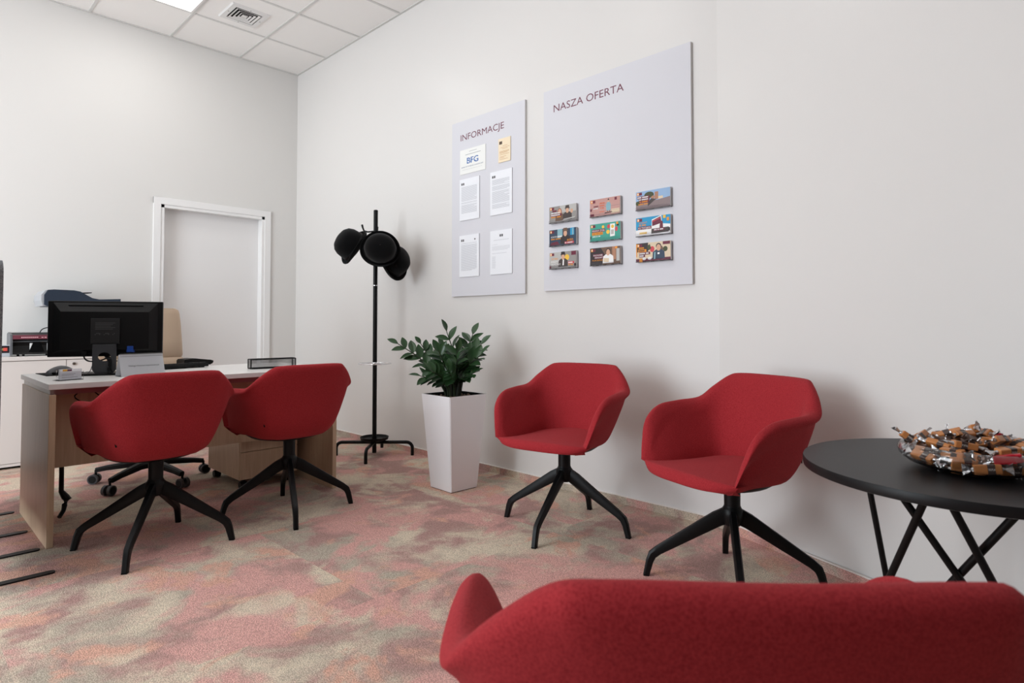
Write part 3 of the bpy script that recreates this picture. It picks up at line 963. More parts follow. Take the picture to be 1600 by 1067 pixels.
def hat_parts(root):
    b = MB()
    prof = [(.109, -.004), (.110, .02), (.112, .05), (.108, .085), (.094, .117), (.070, .138), (.040, .148), (.0005, .151)]
    prof = [(r * .97, z) for r, z in prof]; b.lathe(prof, 40, sx=1.0, sy=1.06); b.build('crown', M_FELT, root, smooth=60)
    b = MB()
    seg = 48; R = []
    for r, up in ((.103, .0), (.114, -.005), (.126, -.003), (.134, .007), (.137, .017), (.133, .018), (.125, .004), (.114, .001), (.103, .006)):
        R.append([(r * math.cos(a), r * 1.08 * math.sin(a), up + .9 * (r - .103) * (math.cos(a) ** 2) ** 1.0 * .75 - (r - .103) * .35 * math.sin(a) ** 2) for a in [2 * PI * i / seg for i in range(seg)]])
    b.rings(R, cap0=False, cap1=False); b.build('brim', M_FELT, root, smooth=60)
    b = MB(); b.lathe([(.1065, .006), (.1095, .006), (.1105, .032), (.1090, .034)], 40, sy=1.08); b.build('hat_band', M_BAND, root, smooth=40)
def axis_rot(ax, roll):
    z = Vector(ax).normalized()
    return (Vector((0, 0, 1)).rotation_difference(z).to_matrix() @ Matrix.Rotation(roll, 3, 'Z')).to_euler()
Rv = Vector((.699, -.715, 0)); Uv = Vector((0, 0, 1)); Bv = Vector((-.715, -.699, 0))   # right, up, towards the room
HATS = [
    ((-.428, -1.818, 1.577), Rv * -.66 + Uv * .46 + Bv * .52, 1.2, 'black bowler hat on the hook farthest from the wall'),
    ((-.345, -2.030, 1.548), Rv * .20 + Uv * .14 + Bv * .95, .9, 'black bowler hat in the middle, facing the room from the stand'),
    ((-.200, -1.955, 1.462), Rv * .72 + Uv * .40 + Bv * .42, .3, 'black bowler hat hanging lowest, closest to the wall'),
]
h0 = thing('bowler_hat', '', 'hat', (0, 0, 0)); hat_parts(h0)
for i, (p, ax, ro, lab) in enumerate(HATS):
    r = h0 if i == 0 else dup(h0, p, 0)
    r.location = p; r.rotation_euler = axis_rot(ax, ro); r['label'] = lab; r['group'] = 'bowler hats on the coat stand'

# ------------------------------------------------------------------ planter with a zamioculcas
pl = thing('potted_plant', 'glossy green plant in a tall tapered white planter', 'potted plant', (-.437, -2.985, 0), math.radians(-2))
b = MB()
def sqr(a, z): return [(-a, -a, z), (a, -a, z), (a, a, z), (-a, a, z)]
b.rings([sqr(.100, .004), sqr(.103, .012), sqr(.143, .570), sqr(.143, .573), sqr(.138, .573), sqr(.134, .545), sqr(.10, .54)], cap0=True, cap1=False)
bmesh.ops.bevel(b.bm, geom=[e for e in b.bm.edges if abs(e.verts[0].co.z - e.verts[1].co.z) > .3], offset=.004, segments=3, affect='EDGES')
b.build('planter', M_WHITE, pl, smooth=35)
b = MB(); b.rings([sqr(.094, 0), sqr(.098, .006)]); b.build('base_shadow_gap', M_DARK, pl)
b = MB(); b.rings([sqr(.137, .572), sqr(.130, .545)], cap0=False, cap1=False); b.build('inner_liner', M_DARK, pl)
b = MB(); b.box(-.128, .128, -.128, .128, .535, .5505)
b.build('soil', M_SOIL, pl)
rng = random.Random(3)
b = MB()
for k in range(95):
    x, y = rng.uniform(-.118, .118), rng.uniform(-.118, .118)
    r = rng.uniform(.006, .011)
    bmesh.ops.create_icosphere(b.bm, subdivisions=1, radius=r, matrix=Matrix.Translation((x, y, .552 + r * .3)))
pb = b.build('clay_pebbles', M_PEBBLE, pl, smooth=60); pb['kind'] = 'stuff'

def leaf(b, base, d, nrm, ln, wd):
    d = d.normalized(); s = d.cross(nrm).normalized(); nn = s.cross(d).normalized()
    prof = [(0, .06), (.12, .45), (.3, .88), (.5, 1.0), (.7, .82), (.88, .42), (1.0, .03)]
    R = []
    for t, w in prof:
        c = base + d * (ln * t) + nn * (-.10 * ln * t * t)
        ww = wd * w
        R.append([c - s * ww + nn * ww * .30, c - s * ww * .5 + nn * ww * .06, c, c + s * ww * .5 + nn * ww * .06, c + s * ww + nn * ww * .30])
    b.rings(R, close_u=False, cap0=False, cap1=False)

PP = Vector((-.437, -2.985, 0))
STEMS = [  # base offset, mid (world or None), tip (world), leaf length
    ((-.04, .02), (-.575, -2.845, .775), (-.693, -2.735, .886), .075),
    ((-.03, .04), (-.500, -2.85, .76), (-.545, -2.775, .885), .070),
    ((.0, .02), (-.425, -2.98, .78), (-.470, -2.945, .968), .078),
    ((.01, .03), (-.375, -3.00, .78), (-.300, -3.005, .945), .085),
    ((.03, .0), (-.400, -3.03, .74), (-.335, -3.130, .885), .088),
    ((.03, -.02), (-.420, -3.06, .72), (-.385, -3.190, .825), .085),
    ((.0, -.03), (-.445, -3.07, .67), (-.422, -3.170, .715), .075),
    ((-.04, .0), (-.55, -2.96, .66), (-.640, -2.910, .690), .070),
    ((-.04, -.02), (-.56, -3.00, .69), (-.650, -2.990, .735), .075),
    ((-.02, -.01), (-.505, -2.98, .74), (-.535, -2.955, .840), .078),
    ((.0, -.01), (-.455, -3.02, .74), (-.462, -3.050, .850), .080),
    ((-.02, -.03), (-.510, -3.05, .68), (-.560, -3.080, .740), .075),
    ((.02, .02), (-.40, -3.0, .66), (-.395, -3.11, .700), .070),
    ((.01, -.03), (-.45, -3.03, .70), (-.49, -3.08, .79), .080),
    ((.0, .04), (-.44, -2.9, .72), (-.43, -2.85, .86), .075),
]
rng = random.Random(11)
for (bo, mid, tip, ln) in STEMS:
    p0 = Vector((bo[0], bo[1], .548)); p1 = Vector(mid) - PP; p2 = Vector(tip) - PP
    pm = Vector((p0.x * .8 + p1.x * .2, p0.y * .8 + p1.y * .2, .62))
    pts = [Vector(p) for p in catmull([p0, pm, p1, p2], 6)]
    b = MB(); nn = len(pts)
    b.tube(pts, [.0085 * (1 - .72 * i / (nn - 1)) for i in range(nn)], 7)
    st = b.build('stem', M_STEM, pl, smooth=60)
    b = MB()
    tot = 7 if ln > .07 else 6
    for k in range(tot):
        f = .42 + .56 * k / (tot - 1)
        i = min(nn - 2, int(f * (nn - 1))); fr = f * (nn - 1) - i
        p = pts[i].lerp(pts[i + 1], fr); t = (pts[i + 1] - pts[i]).normalized()
        side = t.cross(Vector((-.5, -.5, .7)) if abs(t.z) < .9 else Vector((-.7, -.7, .1))).normalized()
        side = (side + Vector((0, 0, .25))).normalized()
        up = Vector((-.35, -.35, .9))
        for s in ((-1, 1) if k < tot - 1 else (0,)):
            d = t * (.75 if s else 1.0) + side * s * .8 + Vector((rng.uniform(-.15, .15), rng.uniform(-.15, .15), rng.uniform(-.1, .2)))
            L_ = ln * rng.uniform(.8, 1.05) * (.75 + .5 * math.sin(PI * (k + .8) / (tot + .6)))
            leaf(b, p, d, up + Vector((rng.uniform(-.3, .3), rng.uniform(-.3, .3), 0)), L_ * 1.12, L_ * .30)
    lf = b.build('leaves', M_GREEN, st, smooth=80)
# thick stalk bundle above the soil
b = MB()
for k in range(16):
    a = 2.4 * k; r = .012 + .036 * (k / 16) ** .5
    x, y = r * math.cos(a), r * math.sin(a)
    b.tube([(x * .8, y * .8, .546), (x * 1.0, y * 1.0, .60), (x * 1.35, y * 1.35, .66)], [.012, .010, .006], 7)
b.build('stalk_bundle', M_STEMD, pl, smooth=60)


# ------------------------------------------------------------------ boards on the right wall (local x along the wall, -y into the room)
def wall_thing(name, label, cat, yw, z, x=0.0, group=None):
    return thing(name, label, cat, (x, -yw, z), -PI / 2, group)

def board(name, label, x0, x1, z0, z1, title, tx0, tx1, tz, th):
    cx = (x0 + x1) / 2
    t = wall_thing(name, label, 'notice board', cx, z0)
    w = (x1 - x0) / 2
    b = MB(); b.box(-w, w, -.0165, -.001, 0, z1 - z0); b.build('panel', M_BOARDE, t)
    b = MB(); b.box(-w, w, -.0178, -.0166, 0, z1 - z0); b.build('face', M_BOARD, t)
    b = MB(); b.text(title, tx0 - cx, tz - z0, th, -.0183, width=tx1 - tx0); b.build('lettering', M_MAROON, t, recalc=False)
    return t
BI = board('information_board', 'white wall board titled INFORMACJE with six sheets', 2.461, 3.193, 1.199, 2.462, 'INFORMACJE', 2.556, 3.000, 2.318, .047)
BO = board('offer_board', 'larger white wall board titled NASZA OFERTA with nine leaflet racks', 3.355, 4.365, 1.207, 2.463, 'NASZA OFERTA', 3.438, 3.955, 2.317, .047)
FY = -.0186     # x of the board faces in the room

def sheet(name, label, cat, yc, z0, w, h, m, group=None, th=.003):
    t = wall_thing(name, label, cat, yc, z0, FY, group)
    b = MB(); b.box(-w / 2, w / 2, -th, 0, 0, h); b.build('sheet', m, t)
    return t
# guarantee fund notice
t = sheet('notice', 'white landscape notice with blue BFG lettering on the information board', 'notice', 2.688, 2.072, .268, .176, mat('cream_paper', (236, 236, 232), .6))
b = MB(); b.mi = 0
[b.text('BFG', -.059 + q * .0014, .070 + (q % 2) * .001, .044, -.0033 - q * .00003, width=.117) for q in range(4)]; b.mi = 1
b.text('BANKOWY FUNDUSZ GWARANCYJNY', -.115, .046, .0085, -.0034, width=.228); b.mi = 2
b.quad(-.035, .045, .154, .157, -.0034); b.quad(-.075, .085, .134, .138, -.0034); b.quad(-.11, .1, .030, .031, -.0034)
b.build('lettering', [mat('blue_print', (74, 112, 172), .6), mat('dark_blue_print', (84, 96, 132), .6), M_INK], t, recalc=False)
b = MB()
for k in range(5):
    b.quad(-.056 + k * .024, -.044 + k * .024, .082 + .006 * (k % 2), .088 + .006 * (k % 2), -.0036)
b.build('print_gaps', mat('pale_blue', (196, 212, 232), .6), t, recalc=False)
# gold plaque
t = sheet('plaque', 'small gold portrait plaque on the information board', 'plaque', 3.008, 2.088, .114, .161, mat('gold_plaque', (240, 222, 192), .3, spec=.6), th=.005)
b = MB(); b.mi = 0; b.quad(-.048, -.020, .122, .142, -.0054); b.mi = 1
for z, a, c in ((.108, -.015, .03), (.097, -.035, .048), (.088, -.02, .03), (.072, -.045, .045), (.066, -.045, .045), (.060, -.045, .03), (.050, -.045, .045), (.036, -.045, .02), (.028, -.045, .0), (.018, -.045, .03)):
    b.quad(a, c, z, z + .0028, -.0054)
b.build('print', [mat('brown_logo', (92, 74, 60), .6), mat('ochre_print', (206, 164, 116), .6)], t, recalc=False)
A4 = [  # centre, z0, label, kind
    (2.658, 1.740, 'white A4 sheet full of text below the BFG notice', 0),
    (2.977, 1.739, 'white A4 sheet full of text below the gold plaque', 1),
    (2.657, 1.336, 'white A4 sheet with two logos, lower row of the information board', 2),
    (2.977, 1.336, 'white A4 sheet with a centred logo and short list, lower row of the information board', 3),
]
for yc, z0, lab, kd in A4:
    t = sheet('paper_sheet', lab, 'paper sheet', yc, z0, .207, .296, M_PAPER, 'A4 sheets on the information board', th=.006)
    b = MB(); yy = -.0064
    b.mi = 0
    lx = -.085 if kd < 3 else -.012
    for q in range(2):
        b.quad(lx + q * .018, lx + .014 + q * .018, .252, .268, yy)
    if kd == 2: b.quad(.055, .068, .256, .266, yy)
    b.mi = 1
    rr = random.Random(kd)
    if kd == 3:
        b.quad(-.07, .075, .229, .232, yy); b.quad(-.085, -.03, .200, .202, yy)
        for k in range(4): b.quad(-.085, .085 - .02 * (k == 3), .186 - k * .0075, .1885 - k * .0075, yy)
        b.quad(-.085, .055, .140, .1425, yy)
        for k in range(12): b.quad(-.085, -.048 - .006 * rr.random(), .118 - k * .0068, .1205 - k * .0068, yy)
    else:
        z = .236
        while z > (.045 if kd == 0 else .04):
            if rr.random() > .06:
                b.quad(-.085, .085 - (.06 * rr.random() if rr.random() < .25 else .004), z, z + .0034, yy)
            z -= .0062
    b.build('print', [M_INKD, mat('pale_ink', (204, 205, 210), .8)], t, recalc=False)

# ------------------------------------------------------------------ nine leaflet racks
def C_(name, rgb): return mat('print_' + name, rgb, .45, spec=.35)
OR, MAR, WHT, DK, YEL = C_('orange', (232, 150, 50)), C_('maroon', (110, 40, 60)), C_('white', (240, 238, 236)), C_('dark', (52, 44, 46)), C_('yellow', (236, 190, 70))
SKIN, SKY, BLUE, TEAL, CORAL = C_('skin', (214, 168, 140)), C_('sky', (150, 180, 214)), C_('blue', (40, 150, 196)), C_('teal', (66, 158, 140)), C_('coral', (226, 120, 84))
GRY, LGRY, BRN, DBL, PNK = C_('grey', (150, 146, 142)), C_('light_grey', (186, 184, 180)), C_('brown', (112, 86, 70)), C_('dark_blue', (52, 68, 88)), C_('dusty_pink', (196, 150, 142))
GRN, CRM, RED, LBL, SUIT = C_('dark_green', (70, 76, 46)), C_('cream', (222, 202, 172)), C_('red', (206, 72, 82)), C_('pale_blue', (136, 176, 186)), C_('suit', (72, 62, 60))
BRICK, HAIR, STONE = C_('brick', (176, 128, 100)), C_('red_hair', (158, 92, 66)), C_('stone', (140, 122, 122))

def person(P, x, s, skin, hair, top, hat=None, z=.012):
    """small printed figure: list of (material, kind, args)"""
    P.append((top, 'poly', [(x - .030 * s, z), (x + .030 * s, z), (x + .028 * s, z + .030 * s), (x + .012 * s, z + .040 * s), (x - .012 * s, z + .040 * s), (x - .028 * s, z + .030 * s)]))
    if hair: P.append((hair, 'ell', (x, z + .0545 * s, .0128 * s, .0125 * s) if hair is not HAIR else (x, z + .046 * s, .0155 * s, .021 * s)))
    P.append((skin, 'ell', (x, z + .048 * s, .0105 * s, .0145 * s)))
    if hat:
        P.append((hat, 'poly', [(x - .018 * s, z + .058 * s), (x + .018 * s, z + .058 * s), (x + .013 * s, z + .062 * s), (x + .011 * s, z + .073 * s), (x - .011 * s, z + .073 * s), (x - .013 * s, z + .062 * s)]))

def leaflet(yc, z0, label, bg, shapes, lines, corner=None):
    t = wall_thing('leaflet_rack', label, 'leaflet rack', yc, z0, FY, 'leaflet racks on the offer board')
    w, h = .105, .103
    b = MB(); b.box(-w, w, -.018, -.003, 0.004, h); b.build('leaflets', mat('paper_stack', (206, 204, 202), .7), t)
    b = MB(); b.box(-w - .001, w + .001, -.0030, 0, 0, h - .01); b.box(-w - .001, w + .001, -.022, 0, 0, .003); b.box(-w - .001, w + .001, -.022, -.0205, .003, .018)
    b.build('holder', M_ACRYL, t)
    mats = []
    def idx(m):
        if m not in mats: mats.append(m)
        return mats.index(m)
    b = MB(); y = -.0184
    b.mi = idx(bg); b.quad(-w, w, .004, h, y)
    for m, kind, a in shapes:
        y -= .00006
        b.mi = idx(m)
        if kind == 'poly': b.poly([(px, y, pz) for px, pz in a])
        elif kind == 'ell': b.ell(*a, y)
        else: b.quad(*a, y)
    b.build('cover_picture', mats, t, recalc=False)
    y -= .0002
    b = MB(); b.mi = 0; b.quad(-.098, -.084, .082, .098, y); b.mi = 1; b.quad(-.084, -.066, .082, .098, y); b.mi = 2; b.quad(-.093, -.087, .086, .094, y - .0001)
    b.build('emblem', [OR, MAR, WHT], t, recalc=False)
    mats2 = []
    b = MB()
    for (s, x, z, hh, wd, m, back) in lines:
        if back is not None:
            if back not in mats2: mats2.append(back)
            b.mi = mats2.index(back); b.quad(x - .003, x + wd + .003, z - .003, z + hh + .003, y)
        if m not in mats2: mats2.append(m)
        b.mi = mats2.index(m)
        if s[0] == '~':                                  # lines too small to read: a row of word-long strokes
            px = x
            for wl in s[1:]:
                w1 = wd * int(wl) / sum(int(c) + 1 for c in s[1:])
                k = 0
                while k * .0042 < w1 - .001:
                    b.quad(px + k * .0042, min(px + k * .0042 + .0031, px + w1), z + .0004 * (k % 3), z + hh * (.9 if k % 2 else 1), y - .0002); k += 1
                px += w1 + wd / sum(int(c) + 1 for c in s[1:])
        else:
            b.text(s, x, z, hh, y - .0002, width=wd)
    if mats2:
        b.build('lettering', mats2, t, recalc=False)
    else:
        b.bm.free()
    if corner:
        b = MB(); mm = []
        for m, a in corner:
            if m not in mm: mm.append(m)
            b.mi = mm.index(m); b.quad(*a, y)
        b.build('corner_blocks', mm, t, recalc=False)

Zr = (1.619, 1.476, 1.337); Xc = (3.522, 3.835, 4.148)
P = [(LGRY, 'quad', (-.02, .105, .06, .103))]
person(P, -.022, 1.15, SKIN, HAIR, BRN); person(P, .038, 1.2, SKIN, DK, SUIT, SUIT); P += [(SKIN, 'ell', (.072, .062, .010, .013)), (LGRY, 'poly', [(.0, .010), (.09, .018), (.10, .026), (.01, .020)])]
leaflet(Xc[0], Zr[0], 'grey leaflet rack picturing a red-haired woman and a man in a cap', GRY, P,
        [('~49', -.090, .058, .008, .075, WHT, None), ('~8', -.090, .046, .008, .080, WHT, MAR), ('~54', -.090, .033, .008, .085, OR, None)], [(MAR, (-.08, -.045, .070, .080))])
P = [(LBL, 'quad', (-.04, .0, .05, .103)), (BLUE, 'quad', (.06, .09, .06, .103)), (LBL, 'quad', (.075, .085, .06, .1)), (MAR, 'poly', [(-.10, .008), (-.02, .008), (-.04, .03), (-.09, .025)])]
person(P, .022, 1.3, SKIN, DK, DK, BRN)
leaflet(Xc[0], Zr[1], 'dark blue leaflet rack with a man in a hat on a night street', DBL, P,
        [('KONTO', -.090, .054, .010, .045, WHT, None), ('~5', -.040, .054, .010, .045, WHT, None), ('~46', -.090, .041, .008, .085, OR, None), ('600', .036, .026, .014, .046, OR, None), ('~26', .020, .012, .008, .065, WHT, RED)])
P = [(LGRY, 'quad', (-.105, .02, .03, .103)), (YEL, 'ell', (.034, .067, .018, .018))]
person(P, .004, 1.25, SKIN, DK, SUIT, DK)
P += [(WHT, 'poly', [(.0, .02), (.01, .02), (.012, .055), (.002, .055)])]
leaflet(Xc[0], Zr[2], 'grey leaflet rack reading SZYBKI KREDYT FIRMOWY with a man in a bowler', GRY, P,
        [('SZYBKI', -.088, .058, .011, .052, OR, None), ('KREDYT', -.090, .040, .012, .062, WHT, None), ('FIRMOWY', -.092, .022, .012, .078, WHT, None), ('~23', .046, .016, .009, .042, OR, None), ('~4', .046, .030, .008, .04, WHT, RED)],
        [(MAR, (.068, .103, .078, .101)), (MAR, (-.104, -.09, .006, .02)), (DK, (.09, .104, .012, .028))])
P = [(CRM, 'quad', (.045, .10, .010, .035)), (STONE, 'quad', (-.105, .105, .053, .0545)), (STONE, 'quad', (-.105, .105, .028, .0295)), (DK, 'poly', [(.0, .014), (.052, .018), (.050, .022), (.0, .019)]),
     (LBL, 'poly', [(.012, .028), (.040, .028), (.043, .060), (.034, .078), (.018, .078), (.008, .060)]), (SKIN, 'ell', (.026, .084, .006, .008)), (DK, 'poly', [(.019, .088), (.033, .088), (.026, .099)]),
     (BRN, 'poly', [(.018, .016), (.022, .016), (.021, .03), (.017, .03)]), (BRN, 'poly', [(.032, .016), (.036, .016), (.035, .03), (.031, .03)])]
leaflet(Xc[1], Zr[0], 'dusty pink leaflet rack with a figure in pale blue', PNK, P,
        [('~54', -.035, .072, .008, .04, CORAL, None), ('~6', -.035, .058, .008, .04, CORAL, None), ('~23', -.030, .044, .008, .03, CORAL, None), ('~5', -.078, .058, .007, .04, MAR, None), ('~6', -.080, .046, .006, .04, WHT, None), ('~34', -.035, .024, .006, .034, CORAL, None)],
        [(MAR, (.068, .083, .083, .099)), (MAR, (-.104, -.075, .006, .020)), (MAR, (-.104, -.09, .036, .05))])
P = [(WHT, 'poly', [(.036, .022), (.068, .024), (.069, .094), (.037, .094)]), (YEL, 'ell', (.053, .078, .010, .010)), (YEL, 'ell', (.022, .050, .012, .012)), (RED, 'ell', (.026, .080, .010, .012)), (RED, 'ell', (.079, .062, .009, .014)),
     (YEL, 'ell', (-.012, .082, .009, .009)), (LGRY, 'quad', (.042, .062, .034, .06))]
leaflet(Xc[1], Zr[1], 'teal green leaflet rack with a white phone between round tokens', TEAL, P,
        [('PEWNY ZYSK', -.088, .058, .010, .088, WHT, MAR), ('OD RAZU', -.088, .041, .010, .072, DK, OR), ('~523', -.086, .027, .006, .06, WHT, None)],
        [(OR, (.078, .092, .088, .101)), (DK, (.082, .096, .078, .088)), (DK, (-.104, -.096, .018, .034))])
P = [(DK, 'poly', [(-.105, .004), (-.02, .004), (.0, .06), (-.03, .103), (-.105, .103)]), (BRICK, 'quad', (.05, .075, .03, .103)), (LGRY, 'quad', (.078, .1, .02, .09))]
person(P, .022, 1.25, SKIN, DK, WHT)
P += [(CRM, 'poly', [(-.01, .02), (.026, .016), (.028, .038), (-.008, .042)])]
leaflet(Xc[1], Zr[2], 'brown leaflet rack reading RACHUNEK FIRMOWY with a man at a laptop', BRN, P,
        [('RACHUNEK', -.080, .056, .009, .065, WHT, MAR), ('FIRMOWY', -.070, .042, .009, .055, WHT, MAR), ('PLAN BIZNES', -.088, .027, .009, .075, OR, None)], [(OR, (.07, .085, .09, .102))])
P = [(STONE, 'poly', [(-.105, .004), (.105, .004), (.105, .055), (.03, .046), (-.105, .05)]), (GRN, 'ell', (-.022, .078, .030, .018)), (GRN, 'ell', (-.092, .040, .014, .012)), (BRICK, 'quad', (.012, .034, .05, .09)), (CRM, 'quad', (.034, .062, .050, .064)), (BRICK, 'poly', [(.008, .05), (-.015, .062), (.0, .072), (.012, .07)]),
     (SUIT, 'poly', [(-.03, .018), (.012, .046), (.025, .05), (-.01, .058), (-.028, .04)])]
leaflet(Xc[2], Zr[0], 'leaflet rack with a sunlit street and tower under a blue sky', SKY, P,
        [('~46', -.094, .066, .008, .072, WHT, MAR), ('~27', -.084, .054, .008, .062, WHT, MAR), ('~16', -.080, .042, .008, .056, OR, MAR), ('~54', -.088, .029, .008, .064, OR, None)])
P = [(WHT, 'poly', [(-.105, .004), (.105, .004), (.105, .052), (.05, .06), (-.02, .045), (-.105, .036)]), (WHT, 'poly', [(-.008, .046), (.055, .058), (.052, .104), (-.006, .086)]), (MAR, 'poly', [(-.004, .050), (.052, .062), (.048, .098), (-.004, .080)]), (RED, 'poly', [(-.004, .072), (.048, .088), (.048, .092), (-.004, .077)]),
     (MAR, 'poly', [(.04, .03), (.062, .03), (.06, .07), (.048, .075), (.042, .055)]), (SUIT, 'poly', [(-.01, .01), (.095, .012), (.096, .038), (-.008, .036)])]
leaflet(Xc[2], Zr[1], 'bright blue leaflet rack with a big brown bank card above clouds', BLUE, P,
        [('KREDYT', -.084, .070, .009, .050, OR, None), ('~24', -.084, .057, .009, .048, OR, None), ('PO TWOJEMU', -.090, .041, .010, .080, WHT, MAR), ('~5', -.082, .012, .012, .055, YEL, None), ('~425', .008, .026, .007, .06, WHT, MAR)],
        [(YEL, (.062, .078, .086, .102)), (OR, (.084, .098, .07, .088)), (DK, (.092, .103, .016, .034))])
P = [(DK, 'quad', (-.105, -.03, .055, .103)), (MAR, 'quad', (-.105, .105, .004, .018)), (RED, 'ell', (-.005, .066, .014, .016)), (CRM, 'quad', (.06, .105, .03, .085)), (GRN, 'poly', [(-.03, .06), (-.01, .07), (-.02, .095), (-.035, .085)]), (GRN, 'ell', (.074, .062, .014, .014)), (WHT, 'ell', (-.055, .018, .012, .008)), (WHT, 'ell', (-.02, .018, .012, .008)), (BRN, 'ell', (.05, .06, .012, .02))]
person(P, .034, 1.25, SKIN, DK, DBL)
P += [(LBL, 'poly', [(.006, .012), (.014, .012), (.016, .05), (.008, .048)]), (WHT, 'quad', (.028, .040, .036, .046))]
leaflet(Xc[2], Zr[2], 'leaflet rack picturing a shopkeeper in an apron among flowers', CRM, P,
        [('~6', -.088, .072, .009, .04, OR, None), ('~6', -.088, .057, .009, .045, DK, OR), ('~63', -.082, .042, .009, .062, WHT, MAR), ('~4', -.082, .029, .009, .03, WHT, MAR)],
        [(OR, (-.084, -.064, .0, .02)), (MAR, (.06, .102, .086, .102)), (OR, (-.104, -.098, .03, .1))])

# ------------------------------------------------------------------ round black table with the sweets
TX, TY = -.955, -5.632
tb = thing('round_table', 'round black side table on thin crossed rods', 'table', (TX, TY, 0))
b = MB(); b.lathe([(.01, .615), (.383, .615), (.388, .617), (.389, .622), (.389, .636), (.3875, .640), (.01, .640)], 96, cap0=True, cap1=True); b.build('tabletop', mat('black_laminate', (20, 19, 20), .42, spec=.28), tb, smooth=30)
for a0, a1 in ((68, 44), (172, 98), (160, 241), (180, 237), (204, 114), (330, 345)):
    a0, a1 = math.radians(a0), math.radians(a1)
    b = MB(); b.cyl((.3 * math.cos(a0), .3 * math.sin(a0), .616), (.3 * math.cos(a1), .3 * math.sin(a1), 0), .0085, None, 14)
    b.build('leg', M_BLACK, tb, smooth=40)
b = MB(); b.tube([(.30 * math.cos(2 * PI * i / 48), .30 * math.sin(2 * PI * i / 48), .009) for i in range(49)], .0085, 10); b.build('floor_ring', M_BLACK, tb, smooth=40)

BCX, BCY, BZ = -.998, -5.642, .640
b = MB()
outer = [(.0005, 0), (.075, 0), (.108, .005), (.140, .017), (.158, .034), (.160, .046), (.154, .057), (.145, .064)]
inner = [(.142, .063), (.1505, .055), (.156, .045), (.154, .035), (.137, .020), (.106, .0085), (.07, .004), (.0005, .004)]
b.lathe(outer + inner, 72)
o = b.build('glass_bowl', M_GLASS, None, smooth=60, loc=(BCX, BCY, BZ)); tag(o, 'wide clear glass bowl heaped with wrapped sweets on the black table', 'bowl')

FOIL = mat('silver_foil', (206, 206, 208), .28, 1.0)
n_ = N(FOIL, 'ShaderNodeTexNoise', Scale=220.0, Detail=2.0); tcn = N(FOIL, 'ShaderNodeTexCoord'); L(FOIL, tcn, 'Object', n_, 'Vector'); bump(FOIL, n_.outputs['Fac'], .8, .004)
WRAP = {'brown': mat('caramel_wrap', (188, 122, 70), .3, spec=.5), 'red': mat('red_wrap', (176, 26, 42), .25, spec=.6), 'dark': mat('cocoa_wrap', (82, 58, 46), .3, spec=.5)}
BANDM = mat('wrap_label', (66, 50, 46), .4); TXT = mat('wrap_lettering', (230, 224, 216), .5)
def end_mesh():
    b = MB(); R = []
    rr = random.Random(5)
    for i, (t, w, th) in enumerate(((0, .0045, .0035), (.25, .0022, .0022), (.5, .0055, .0016), (.8, .0095, .0012), (1.0, .0115, .0006))):
        ring = []
        for k in range(10):
            a = 2 * PI * k / 10
            z = th * math.sin(a) + (.0022 * t * math.sin(k * 2.1))
            ring.append((t * .017 + rr.uniform(-.001, .001) * t, w * math.cos(a), z))
        R.append(ring)
    b.rings(R); return b
def make_candy(kind):
    b = MB(); b.mi = 0
    b.box(-.027, .027, -.0105, .0105, -.0080, .0080, .0026, 2)
    b.mi = 1; b.box(-.002, .014, -.0108, .0108, -.0083, .0083, .001, 1)
    b.mi = 2
    r = b.build('candy', [WRAP[kind], BANDM if kind == 'brown' else WRAP[kind], TXT])
    for s in (-1, 1):
        e = end_mesh().build('wrapper_end', FOIL if kind != 'dark' else WRAP['dark'], r, smooth=20)
        e.location = (s * .0265, 0, 0); e.scale = (1.3, 1.3, 1.6); e.rotation_euler = (0, 0, 0 if s > 0 else PI)
    if kind == 'brown':
        b = MB(); b.text('TRUFLA', -.001, -.0022, .0044, -.0110, width=.014); b.build('lettering', TXT, r, recalc=False)
        b = MB(); b.text('TRUFLA', -.001, -.0022, .0044, 0, width=.014)
        bmesh.ops.transform(b.bm, matrix=Matrix.Translation((0, 0, .0085)) @ Matrix.Rotation(-PI / 2, 4, 'X'), verts=b.bm.verts[:]); b.build('lettering', TXT, r, recalc=False)
    return r
GRPN = {'brown': ('caramel-brown wrapped sweet with silver twisted ends in the glass bowl', 'caramel-brown sweets in the bowl'),
        'red': ('red foil wrapped sweet among the brown ones in the glass bowl', 'red sweets in the bowl'),
        'dark': ('cocoa-dark wrapped sweet with brown twisted ends in the glass bowl', 'cocoa-dark sweets in the bowl')}
PROT = {}
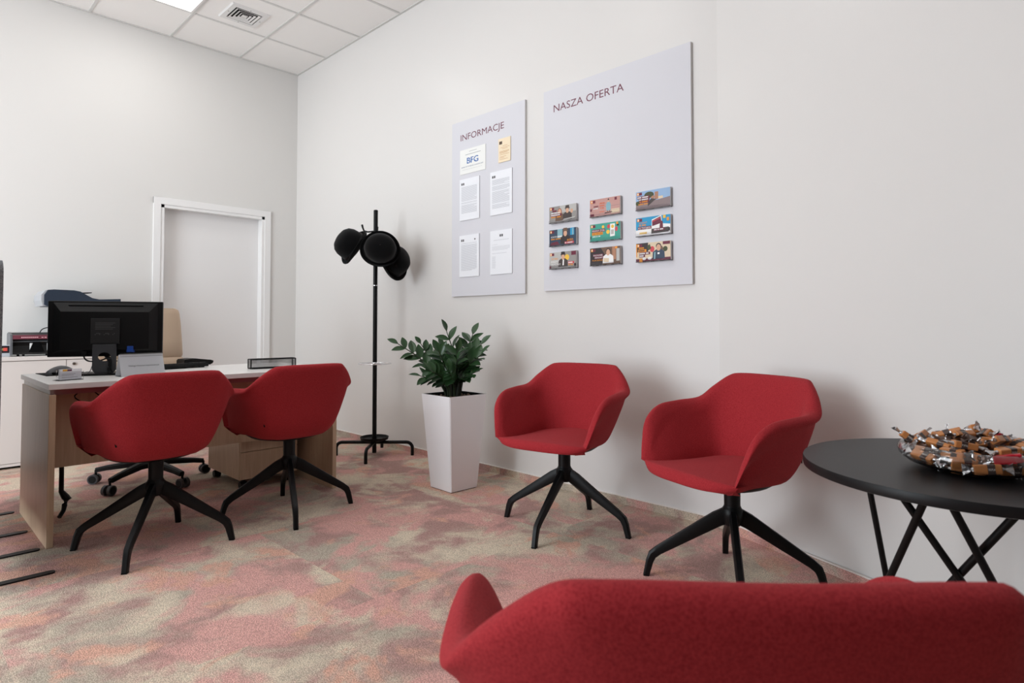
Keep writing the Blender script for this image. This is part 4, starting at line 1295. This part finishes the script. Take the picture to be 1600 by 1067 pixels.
# pile the sweets: random drops kept when they clear the others
rs = np.random.RandomState(4)
placed = []
def rin(z):
    z = max(0, z)
    zz = [.004, .0085, .020, .035, .045, .055, .063, .078, .092, .1]; rr = [.07, .106, .137, .154, .156, .1505, .142, .118, .07, .02]
    return float(np.interp(z, zz, rr))
def clear(c, d, h=.033):
    for c2, d2 in placed:
        if np.linalg.norm(c - c2) > .095: continue
        m = 1
        for s in np.linspace(-h, h, 5):
            p = c + d * s
            q = np.clip((p - c2) @ d2, -h, h)
            m = min(m, np.linalg.norm(p - (c2 + d2 * q)))
        if m < .0182: return False
    return True
for layer in np.arange(.016, .098, .0062):
    for tr_ in range(1000):
        z = layer + rs.uniform(-.002, .002)
        R_ = rin(z) - .015
        if R_ < .01: continue
        r = R_ * math.sqrt(rs.uniform()); a = rs.uniform(0, 2 * PI)
        c = np.array((r * math.cos(a), r * math.sin(a), z))
        yaw = rs.uniform(0, 2 * PI) if r < .09 else a + PI / 2 + rs.uniform(-.5, .5)
        el = rs.uniform(-.35, .35) if z < .05 else rs.uniform(-.6, .6)
        d = np.array((math.cos(yaw) * math.cos(el), math.sin(yaw) * math.cos(el), math.sin(el)))
        ok = True
        for s in (-.047, .047):
            e = c + d * s
            if math.hypot(e[0], e[1]) > (rin(e[2]) - .005 if e[2] < .058 else rin(e[2]) + .022) or e[2] < .012: ok = False
        if ok and clear(c, d):
            placed.append((c, d))
placed.append((np.array((-.046, .122, .066)), np.array((-.35, .72, .60)) / math.sqrt(.35 ** 2 + .72 ** 2 + .6 ** 2)))
print('sweets:', len(placed))
kinds = []
for i, (c, d) in enumerate(placed):
    u = rs.uniform()
    kinds.append('brown' if u < .70 else ('red' if u < .84 else 'dark'))
for i, (c, d) in enumerate(placed):
    kd = kinds[i]
    rot = (Vector((1, 0, 0)).rotation_difference(Vector(d)).to_matrix() @ Matrix.Rotation(rs.uniform(0, 2 * PI), 3, 'X')).to_euler()
    loc = (BCX + c[0], BCY + c[1], BZ + c[2])
    if kd not in PROT:
        r = PROT[kd] = make_candy(kd)
        tag(r, GRPN[kd][0], 'sweet', GRPN[kd][1])
    else:
        r = dup(PROT[kd], loc, tuple(rot))
    r.location = loc; r.rotation_euler = rot
